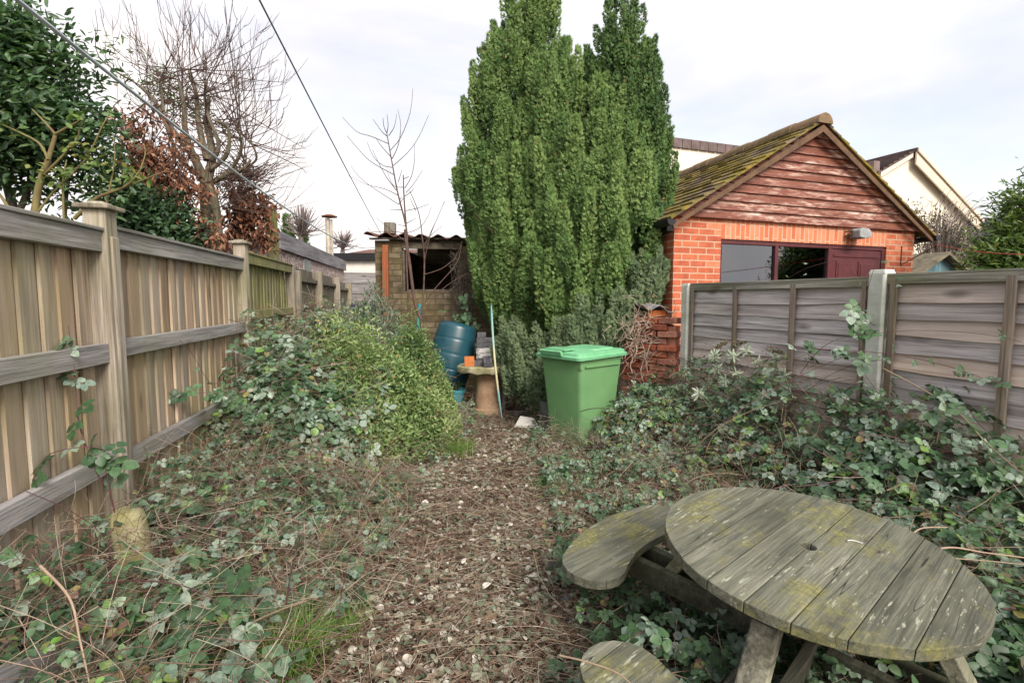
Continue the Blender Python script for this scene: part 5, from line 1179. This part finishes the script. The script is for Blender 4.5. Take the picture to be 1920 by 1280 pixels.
limbs('trunk', [(pxs([(1165, 760), (1168, 400), (1163, 60)], Y2 + .05), .09, .02), (pxs([(1200, 760), (1198, 500), (1196, 200)], Y2), .06, .02)], tr, BARK)
# stray bough at the left edge of the broad crown
tr2 = empty('low_conifer_bush', P(1010, 720, 6.5), 0, 'low rounded conifer bush with browning tips under the big conifer beside the bin', 'bush')
pl_ = lambda t_: math.sin(math.pi * min(1, .18 + t_ * .75)) ** .6
C_ = [(952, 606, 26, 955, 690, 6.45), (985, 618, 36, 990, 735, 6.2), (1012, 655, 34, 1008, 742, 6.0), (1040, 600, 32, 1040, 700, 6.1), (1090, 560, 36, 1092, 665, 6.0), (1150, 560, 34, 1150, 665, 5.95), (1120, 590, 30, 1120, 690, 6.), (1180, 535, 26, 1178, 640, 6.0), (962, 676, 18, 965, 728, 6.2), (1068, 630, 30, 1068, 730, 6.0), (1215, 480, 30, 1205, 590, 6.1)]
conifer(tr2, C_, CONB, .45, prof=pl_, dens=1.6, nspr=190, psz=.62)
limbs('trunk', [(pxs([(1015, 790), (1010, 740), (985, 640)], 6.6), .03, .01), (pxs([(1130, 780), (1130, 700), (1120, 600)], 6.6), .04, .01)], tr2, BARK)
dd = empty('dead_conifer_sprig', P(1015, 730, 6.2), 0, 'rusty brown dead conifer sprigs hanging beside the metal bucket', 'dead foliage')
n = 420; c_ = np.array(P(1016, 728, 6.15))[None] + rng.normal(0, 1, (n, 3)) * [.07, .08, .12]; kid(dd, scatter('foliage', SPRAY, c_, frames(rng.normal(size=(n, 3))), rng.uniform(.03, .06, n), rng.uniform(.25, .5, n), LITT))
bh_ = empty('conifer_bough', P(905, 430, 6.7), 0, 'lone drooping conifer bough sticking out from the crown over the shed roof', 'branch')
n = 200; u = rng.random(n); c_ = np.array([tuple(P(848, 338, 6.6).lerp(P(918, 425, 6.6), float(q_))) for q_ in u]) + rng.normal(0, .02, (n, 3)) * (1 - u[:, None] * .3)
kid(bh_, scatter('foliage', SPRAY, c_, frames(rng.normal(size=(n, 3)) + [0, -1, 0], heading=np.tile([-.7, 0, .7], (n, 1)) + rng.normal(0, .3, (n, 3))), rng.uniform(.04, .07, n), rng.uniform(.3, .6, n), CONI))
limbs('stem', [(pxs([(930, 440), (890, 400), (848, 340)], 6.65), .012, .004)], bh_, TWB)

# --- broadleaf crowns as many leaves in clumps
def leafcloud(par, blobs, n, tpl, s0, s1, mat, t0, t1, name='crown', clump=34, up=.4, clr=.11, sq=.85):
    B = np.array([[*P(a, b, Y), r * Y / F] for a, b, r, Y in blobs]); wgt = B[:, 3] ** 2.3; wgt /= wgt.sum()
    nc_ = max(1, n // clump); bi = rng.choice(len(B), nc_, p=wgt); d = rng.normal(size=(nc_, 3)); d /= np.linalg.norm(d, axis=1, keepdims=True)
    rad = rng.random(nc_) ** .45; cen = B[bi, :3] + d * (B[bi, 3] * rad)[:, None] * [1, .8, sq]
    tc_ = rng.uniform(t0, t1, nc_); m_ = nc_ * clump; pos = np.repeat(cen, clump, 0) + rng.normal(0, clr, (m_, 3))
    hd_ = np.repeat(d, clump, 0) * .8 + rng.normal(0, .7, (m_, 3)) + [0, 0, up]; nr = rng.normal(0, .7, (m_, 3)) + [0, -.5, 1.]
    return kid(par, scatter(name, tpl, pos, frames(nr, heading=hd_), rng.uniform(s0, s1, m_), np.clip(np.repeat(tc_, clump) + rng.normal(0, .1, m_), 0, 1), mat))
LAUR = m_leaf('glossy_leaf', [(0, (.025, .055, .025)), (.4, (.075, .15, .075)), (.75, (.15, .26, .13)), (.95, (.20, .29, .12)), (1, (.22, .27, .10))], .38, .5, .35)
LAUY = m_leaf('yellow_green_leaf', [(0, (.03, .06, .012)), (.5, (.08, .15, .03)), (.85, (.16, .24, .06)), (1, (.26, .26, .08))], .45, .4, .25)
BRN = m_leaf('dead_brown_leaf', [(0, (.05, .025, .018)), (.5, (.21, .095, .06)), (.85, (.34, .17, .105)), (1, (.45, .27, .17))], .7, .2, .15)
ev = empty('evergreen_tree', P(80, 470, 4.9), 0, 'dense glossy dark evergreen tree towering over the nearest fence bays', 'tree')
leafcloud(ev, [(0, 85, 80, 4.6), (80, 120, 70, 4.8), (45, 220, 95, 4.6), (140, 230, 55, 4.9), (140, 150, 42, 4.9), (-60, 200, 110, 4.4), (60, 310, 60, 4.9), (165, 305, 38, 5.), (-80, 60, 100, 4.5), (110, 350, 30, 4.9), (25, 30, 32, 4.7), (15, 340, 30, 4.9), (190, 270, 22, 4.9), (200, 350, 26, 5.), (0, 280, 50, 4.7)], 13500, leaflet(1, .40, 0, fold=.12, hi=False), .06, .11, LAUR, .1, .85, clump=26, clr=.11)
limbs('trunk', [(pxs([(35, 480), (22, 380), (0, 310), (-20, 200)], 4.9), .05, .015), (pxs([(60, 480), (62, 400), (90, 300), (110, 180)], 5.0), .03, .01), (pxs([(120, 480), (122, 400), (130, 330), (150, 220)], 5.0), .02, .008), (pxs([(25, 420), (60, 330), (70, 200), (95, 120)], 4.9), .03, .008)], ev, BARK)
iv = empty('ivy_bush', P(260, 500, 5.6), 0, 'dark ivy mass behind the second fence bay between the evergreen and the bare tree', 'ivy')
leafcloud(iv, [(230, 440, 50, 5.4), (290, 440, 45, 5.6), (330, 450, 40, 5.7), (250, 380, 40, 5.5), (215, 360, 30, 5.3), (300, 390, 30, 5.7), (350, 430, 26, 5.8)], 5200, OVAL_LO, .05, .09, LAUR, .0, .55, clump=26, clr=.1)
bb_ = empty('brown_leaved_shrub', P(290, 480, 5.9), 0, 'shrub with hanging rusty brown dead leaves in front of the bare tree', 'shrub')
leafcloud(bb_, [(262, 300, 40, 5.9), (300, 300, 40, 5.9), (330, 330, 36, 5.9), (300, 350, 40, 5.9), (245, 250, 24, 5.9), (340, 380, 30, 5.9), (275, 230, 22, 5.9), (300, 420, 26, 5.9)  , (225, 225, 20, 5.9), (350, 350, 30, 5.9), (365, 420, 26, 5.9), (400, 440, 22, 5.8), (330, 450, 24, 5.7), (225, 330, 24, 5.7), (345, 270, 22, 6.), (255, 350, 30, 5.8)], 3000, leaflet(1, .40, 0, fold=.25, droop=.5, hi=False), .045, .085, BRN, .1, 1, clump=7, up=-1.1, clr=.09)
sp1 = []
for i in range(46):
    a = P(290 + random.uniform(-30, 40), 480, 5.9); e_ = P(random.uniform(225, 380), random.uniform(215, 400), 5.9 + random.uniform(-.3, .3)); sp1.append(([a, a.lerp(e_, .5) + Vector((random.uniform(-.1, .1), 0, .12)), e_], .012, .003))
limbs('stems', sp1, bb_, TWB, S=7, k=4)
b2 = empty('brown_leaved_shrub', P(470, 500, 6.6), 0, 'brown-leaved branches hanging behind the third fence bay beside the tall post', 'shrub')
leafcloud(b2, [(465, 370, 26, 6.6), (485, 395, 26, 6.6), (450, 410, 24, 6.6), (475, 425, 24, 6.6), (445, 360, 16, 6.6), (435, 385, 16, 6.6), (495, 440, 20, 6.6)], 950, leaflet(1, .42, 0, fold=.25, droop=.5, hi=False), .06, .10, BRN, .1, .9, clump=8, up=-1.2, clr=.07)
sp1 = []
for i in range(26):
    a = P(430 + random.uniform(-20, 20), 470, 6.6); e_ = P(random.uniform(430, 508), random.uniform(335, 430), 6.6 + random.uniform(-.3, .3)); sp1.append(([a, a.lerp(e_, .5) + Vector((0, 0, .15)), e_], .010, .003))
limbs('stems', sp1, b2, TWB, S=7, k=4)
# bare tree with a fan of water shoots
bt = empty('bare_tree', P(395, 520, 6.3), 0, 'leafless pollarded tree with a fan of fine upright shoots beyond the fence', 'tree')
Yt = 6.3
main = [([(378, 520), (386, 400), (384, 345)], .075, .062), ([(412, 520), (404, 400), (392, 345)], .072, .05), ([(386, 350), (398, 290), (388, 230), (392, 180)], .06, .02), ([(384, 345), (360, 290), (320, 240), (290, 190), (262, 160)], .05, .014), ([(380, 335), (340, 300), (312, 235), (300, 150)], .034, .012),
        ([(392, 320), (425, 290), (428, 240), (400, 225)], .03, .012), ([(392, 345), (430, 325), (455, 318), (470, 300)], .035, .014), ([(388, 300), (372, 230), (368, 180), (355, 130)], .04, .015), ([(398, 300), (410, 270), (385, 200), (388, 150)], .03, .012), ([(382, 330), (350, 260), (345, 200), (335, 150)], .045, .014),
        ([(378, 360), (340, 330), (300, 320), (270, 290)], .035, .012), ([(430, 325), (450, 290), (452, 262), (444, 240)], .022, .010), ([(455, 318), (480, 300), (475, 275), (462, 262)], .016, .008)]
limbs('trunk', [(pxs(a, Yt, random.uniform(-.4, .4)), r0, r1) for a, r0, r1 in main], bt, BARK, S=14, k=10)
fine = []
nodes = [q_ for a, _, _ in main[2:] for q_ in (a[-1], a[-2], ((a[-1][0] + a[-2][0]) / 2, (a[-1][1] + a[-2][1]) / 2))]
for i in range(165):
    nx0, ny0 = random.choice(nodes); an = random.gauss(-90, 52); ln = random.uniform(70, 190) * (1.15 if abs(an + 90) < 60 else .95)
    if an < -210 or an > 30: continue
    ex, ey = 388 + 190 * math.cos(R_(an)) * random.uniform(.55, 1.05), 275 + 270 * math.sin(R_(an)) * random.uniform(.45, 1.0)
    if random.random() < .35: ex, ey = nx0 + ln * .8 * math.cos(R_(an)), ny0 + ln * math.sin(R_(an))
    yy = Yt + random.uniform(-.7, .7); mx_, my_ = (nx0 + ex) / 2 + (ex - 388) * .16, (ny0 + ey) / 2 + random.uniform(0, 26)
    c_ = [P(nx0, ny0, Yt), P(mx_, my_, (Yt + yy) / 2), P(ex, ey, yy)]; fine.append((c_, random.uniform(.004, .008), .0019))
    for j in range(random.randint(1, 5)):
        t_ = random.uniform(.3, .95); q_ = c_[1].lerp(c_[2], t_) if t_ > .5 else c_[0].lerp(c_[1], t_ * 2); d = (c_[2] - c_[0]).normalized(); s_ = Vector((random.uniform(-1, 1), random.uniform(-.6, .6), random.uniform(.0, 1)))
        L2 = random.uniform(.10, .42); fine.append(([q_, q_ + (d * .5 + s_ * .5) * L2 * .5, q_ + (d * .55 + s_ * .45) * L2 + Vector((0, 0, .06))], .0034, .0015))
limbs('twigs', fine, bt, TWB, S=7, k=4)
bud = [(P(random.uniform(390, 520), random.uniform(290, 400), Yt + random.uniform(-.5, .5))) for _ in range(60)]
fs2 = []
for q_ in bud:
    e_ = q_ + Vector((random.uniform(.1, .6), random.uniform(-.2, .2), random.uniform(.0, .55))); fs2.append(([P(random.uniform(395, 440), random.uniform(320, 400), Yt), q_, e_], .005, .002))
limbs('side_twigs', fs2, bt, TWB, S=7, k=4)
nst = []
for i in range(110):
    a = P(455 + random.gauss(0, 20), 328 + random.gauss(0, 8), 6.35 + random.gauss(0, .12)); d = Vector((random.uniform(-1, 1.2), random.uniform(-.5, .5), random.uniform(-.5, .45))) * random.uniform(.1, .28); nst.append(([a - d, a + Vector((0, 0, -.03)), a + d], .006, .003))
ne = empty('twig_nest', P(455, 328, 6.35), 0, 'ragged clump of reddish twigs caught in the fork of the bare tree', 'nest'); limbs('twigs', nst, ne, TWB, S=5, k=4)
gf = empty('green_foliage_clump', P(350, 200, 6.6), 0, 'faint green leafy shoots among the upper twigs of the bare tree', 'foliage')
leafcloud(gf, [(300, 160, 26, 6.6), (340, 205, 22, 6.6), (385, 215, 16, 6.6), (225, 90, 12, 6.6), (260, 150, 14, 6.6), (430, 245, 12, 6.6)], 520, NARROW, .06, .1, LAUY, .1, .8, clump=8, clr=.08)
# green-stemmed shrub just behind the fence
gs = empty('green_stemmed_shrub', P(60, 430, 3.1), 0, 'sparse shrub with bare yellow-green stems right behind the nearest fence post', 'shrub')
gl = [([(62, 430), (72, 350), (90, 300), (104, 252)], .022, .010), ([(104, 252), (125, 240), (158, 222)], .009, .004), ([(104, 252), (80, 225), (60, 205)], .008, .003), ([(90, 300), (75, 270), (40, 250), (0, 232)], .008, .004), ([(140, 410), (180, 372), (235, 350), (262, 322)], .012, .005), ([(235, 350), (300, 325), (312, 318)], .006, .002),
      ([(80, 330), (120, 290), (145, 260), (150, 230)], .008, .003), ([(120, 420), (118, 340), (125, 300)], .007, .003), ([(30, 420), (10, 380), (-20, 340)], .012, .006), ([(200, 380), (215, 300), (212, 250)], .006, .002), ([(70, 400), (100, 360), (160, 300), (190, 240), (205, 215)], .007, .003), ([(262, 322), (272, 290), (270, 270)], .004, .002)]
limbs('stems', [(pxs(a, 3.05, random.uniform(-.15, .15)), r0, r1) for a, r0, r1 in gl], gs, GRB, S=9, k=7)
leafcloud(gs, [(300, 322, 12, 3.05), (10, 228, 14, 3.05), (60, 205, 10, 3.), (150, 228, 12, 3.), (250, 335, 14, 3.05), (110, 320, 26, 3.05), (180, 300, 20, 3.05), (140, 280, 14, 3.)], 150, OVAL_LO, .035, .06, LAUY, .5, 1, name='leaves', clump=5, clr=.035)
# sapling in front of the shed
zx = lambda L_: [(640 + a / 3.877, 150 + b / 3.877) for a, b in L_]
z4 = lambda L_: [(480 + a / 4, 340 + b / 4) for a, b in L_]
sa = empty('bare_sapling', P(790, 720, 7.0), 0, 'thin leafless sapling with upcurved branches standing before the shed window', 'tree')
T1 = [(zx([(500, 1390), (480, 1200), (470, 1060), (412, 830), (372, 620), (330, 385)]), .017, .006), (z4([(1240, 1040), (1190, 900), (1150, 600), (1125, 450), (1118, 360)]), .024, .018), (z4([(1250, 1330), (1240, 1040)]), .026, .024),
      (zx([(472, 1080), (462, 950), (455, 830), (450, 690)]), .013, .007), (z4([(1145, 1180), (1140, 900), (1130, 620), (1125, 450)]), .014, .010), (z4([(1262, 1290), (1240, 1060), (1258, 800), (1262, 560), (1240, 400)]), .014, .009), (zx([(600, 1240), (570, 1000), (530, 880), (495, 805)]), .008, .004), (z4([(1205, 1000), (1330, 820), (1500, 620), (1540, 480)]), .009, .004), (z4([(1250, 1080), (1270, 960), (1420, 790), (1600, 680)]), .009, .003),
      (z4([(1258, 700), (1400, 650), (1500, 560), (1545, 450)]), .007, .003), (z4([(1262, 600), (1310, 400), (1415, 150)]), .006, .002)]
T2 = [[(338, 462), (215, 410), (110, 375), (8, 270)], [(385, 690), (265, 625), (175, 560), (40, 405)], [(412, 838), (310, 790), (190, 762), (50, 695)], [(418, 905), (240, 790), (130, 705), (70, 625)], [(352, 515), (430, 420), (500, 240), (520, 65)], [(378, 622), (480, 530), (560, 420), (635, 255)], [(330, 408), (290, 370), (230, 285)],
      [(330, 385), (310, 340), (303, 275)], [(332, 385), (340, 330), (332, 250)], [(345, 405), (385, 340), (402, 250)], [(370, 572), (415, 470), (432, 330), (410, 215)], [(368, 636), (300, 620), (235, 560), (188, 455)], [(398, 800), (330, 710), (270, 600), (225, 505)], [(370, 570), (290, 480), (250, 420)], [(462, 785), (510, 700), (532, 580), (530, 465)], [(455, 718), (485, 705), (490, 698)],
      [(462, 845), (510, 810), (530, 785)], [(470, 820), (530, 750), (590, 655)], [(415, 740), (440, 655)], [(455, 780), (380, 768), (335, 670)], [(478, 1112), (560, 1080), (620, 1010), (655, 922)], [(468, 1112), (350, 1100), (220, 1102), (192, 1065)], [(470, 950), (560, 930), (640, 900)], [(600, 1240), (640, 1130), (700, 1000), (750, 880)], [(540, 950), (500, 860)], [(432, 945), (350, 945)], [(470, 1180), (350, 1080), (258, 1005)], [(478, 1040), (545, 1005)], [(420, 900), (460, 850)], [(600, 1200), (660, 1120), (740, 1060)], [(462, 1060), (405, 1050)], [(425, 870), (445, 850)]]
limbs('trunk', [(pxs(a, 7.0, random.uniform(-.05, .05)), r0, r1) for a, r0, r1 in T1], sa, TWB, S=14, k=8)
limbs('branches', [(pxs(zx(a), 7.0, random.uniform(-.35, .35)), .0062, .0026) for a in T2], sa, TWB, S=10, k=6)
# dead creeper on the shed corner and window
dc = empty('dead_creeper', P(880, 560, 7.6), 0, 'tangle of dry grey creeper hanging on the block wall by the shed window', 'creeper')
cr = []
for i in range(150):
    a = P(random.uniform(848, 884), random.uniform(470, 600), 7.78 + random.uniform(-.05, .04)); cr.append(([a, a + Vector((random.gauss(0, .06), random.uniform(-.08, 0), random.gauss(-.03, .1))), a + Vector((random.gauss(0, .12), 0, random.gauss(-.08, .18)))], .004, .002))
limbs('stems', cr, dc, m_plain('grey_creeper', (.26, .22, .18), .9, .1, var=.4, scale=9, bump=.1), S=6, k=4)
ib = empty('bramble_cane', P(870, 640, 7.3), 0, 'dark leafy bramble hanging between the water butt and the conifer', 'bramble cane')
n = 46; c_ = np.array(P(876, 605, 7.3))[None] + rng.normal(0, 1, (n, 3)) * [.09, .06, .24]; kid(ib, scatter('foliage', TRI_LO, c_, frames(rng.normal(size=(n, 3)) * .5 + [0, -1, .4]), rng.uniform(.1, .17, n), rng.uniform(.2, .5, n), BRAM))
# dead vine on the brick stub
vn_ = empty('dead_vine', P(1210, 640, 5.7), 0, 'pale twisted dead ivy stems clinging to the crumbling brick wall', 'vine')
vs_ = []
for i in range(120):
    a = P(1205 + random.gauss(0, 22), 632 + random.gauss(0, 28), 5.62 + random.gauss(0, .05)); pts = [a]
    an = random.uniform(0, 6.28); 
    for j in range(4): an += random.gauss(0, .8); pts.append(pts[-1] + Vector((math.cos(an) * .06, random.gauss(0, .02), math.sin(an) * .06)))
    vs_.append((pts, random.uniform(.0025, .006), .002))
for (a, b, c_, d_) in ((1218, 606, 1215, 700), (1232, 612, 1238, 690), (1244, 606, 1240, 700), (1190, 640, 1186, 700), (1202, 640, 1208, 720), (1250, 620, 1246, 760)):
    q0_, q1_ = P(a, b, 5.66), P(c_, d_, 5.62); vs_.append(([q0_, q0_.lerp(q1_, .3) + Vector((.03, 0, 0)), q0_.lerp(q1_, .7) - Vector((.03, 0, 0)), q1_], .009, .005))
limbs('stems', vs_, vn_, m_plain('pale_vine', (.42, .34, .27), .85, .15, var=.4, scale=9, bump=.2, c2=(.22, .17, .13)), S=9, k=5)
# right-hand evergreen, grey shrub behind the garage, far trees
er = empty('evergreen_shrub', P(1900, 600, 6.0), 0, 'yellow-green spiky evergreen shrub above the lap fence beside the blue shed', 'shrub'); er.location.z = 0
leafcloud(er, [(1905, 455, 60, 6.), (1965, 420, 74, 6.2), (1872, 480, 34, 5.9), (1915, 405, 36, 6.), (1945, 360, 30, 6.1), (1995, 480, 90, 6.), (1852, 498, 22, 5.9), (1890, 520, 44, 5.9), (1918, 378, 22, 6.)], 12500, leaflet(1, .28, 0, fold=.12, hi=False), .06, .11, LAUY, .1, .85, clump=24, clr=.10, up=.9)
limbs('trunk', [(pxs([(1900, 640), (1900, 500), (1920, 380)], 6.), .05, .012), (pxs([(1880, 640), (1860, 500)], 6.), .03, .01)], er, BARK)
gsb = empty('twiggy_shrub', P(1770, 560, 9.6), 0, 'pale twiggy half-bare shrub against the cream gable wall behind the blue shed', 'shrub'); gsb.location.z = 0
tw_ = []
for i in range(420):
    r_ = random.random(); ex, ey = 1772 + random.gauss(0, 34), 450 + random.gauss(0, 34)
    if ex < 1700 or ex > 1840: continue
    a = P(1770 + (ex - 1770) * .5, ey + 46 + random.uniform(0, 30), 9.6 + random.gauss(0, .3)); e_ = P(ex + 16, ey - 4, 9.6 + random.gauss(0, .4)); tw_.append(([a, a.lerp(e_, .55) + Vector((-.06, 0, .08)), e_], .007, .003))
limbs('twigs', tw_, gsb, m_plain('grey_twig', (.24, .20, .18), .9, .1, var=.4, scale=9, bump=.1), S=6, k=4)
leafcloud(gsb, [(1770, 450, 40, 9.6), (1800, 460, 36, 9.6), (1745, 420, 24, 9.6), (1760, 490, 36, 9.6), (1720, 402, 14, 9.6)], 2300, NARROW, .06, .11, m_leaf('grey_leaf', [(0, (.07, .07, .055)), (.6, (.17, .16, .13)), (1, (.32, .28, .24))], .6), 0, 1, name='foliage', clump=9, clr=.12)
for i, (px, py, hp_, lb) in enumerate(((538, 402, 62, 'taller of two small distant conifers beyond the pebbledash garage'), (568, 428, 40, 'shorter of two small distant conifers beyond the pebbledash garage'))):
    f_ = empty('distant_conifer', P(px, 500, 22.), 0, lb, 'tree', 'small distant conifers'); f_.location.z = 0
    n = 2600; u = rng.random(n) ** .6; top = np.array(P(px, py, 22.)); Hh = top[2] - .5; r_ = (.05 + (.55 if i == 0 else .42) * np.sqrt(u)) * rng.uniform(.4, 1, n); a = rng.uniform(0, 6.28, n)
    c_ = np.stack([top[0] + r_ * np.cos(a), top[1] + r_ * np.sin(a), top[2] - u * Hh], 1); kid(f_, scatter('crown', SPRAY, c_, frames(rng.normal(size=(n, 3)), heading=np.tile([0, 0, 1.], (n, 1)) + rng.normal(0, .4, (n, 3))), rng.uniform(.15, .3, n), rng.uniform(.2, .7, n), CONI))
    m = MB(); m.tube([tuple(top - [0, 0, Hh + .5]), tuple(top - [0, 0, .4])], [.12, .03], 6); kid(f_, m.build('trunk', BARK))
def fartree(px, base, top, Y, spread, n, label):
    f_ = empty('distant_bare_tree', P(px, base, Y), 0, label, 'tree', 'distant bare trees'); f_.location.z = 0; L_ = [([Vector((f_.location.x, Y, 0)), P(px, base - 10, Y), P(px, (base + top) / 2, Y)], .12, .05)]
    for i in range(n):
        a = random.gauss(-90, 38); l_ = random.uniform(.35, 1.) * (base - top); s_ = P(px, base - random.uniform(.1, .6) * (base - top), Y); e_ = P(px + spread * l_ / (base - top) * math.cos(R_(a)), base - .25 * (base - top) + l_ * .8 * math.sin(R_(a)), Y + random.uniform(-1, 1)); L_.append(([s_, s_.lerp(e_, .5) + Vector((0, 0, -.1)), e_], .03, .010))
    return limbs('trunk', L_, f_, m_plain('far_bark', (.30, .25, .24), .9, .1), S=6, k=4)
fartree(565, 455, 385, 20., 50, 120, 'hazy leafless tree between the two small distant conifers')
fartree(643, 475, 430, 24., 36, 90, 'tiny hazy leafless tree just beyond the metal flue')
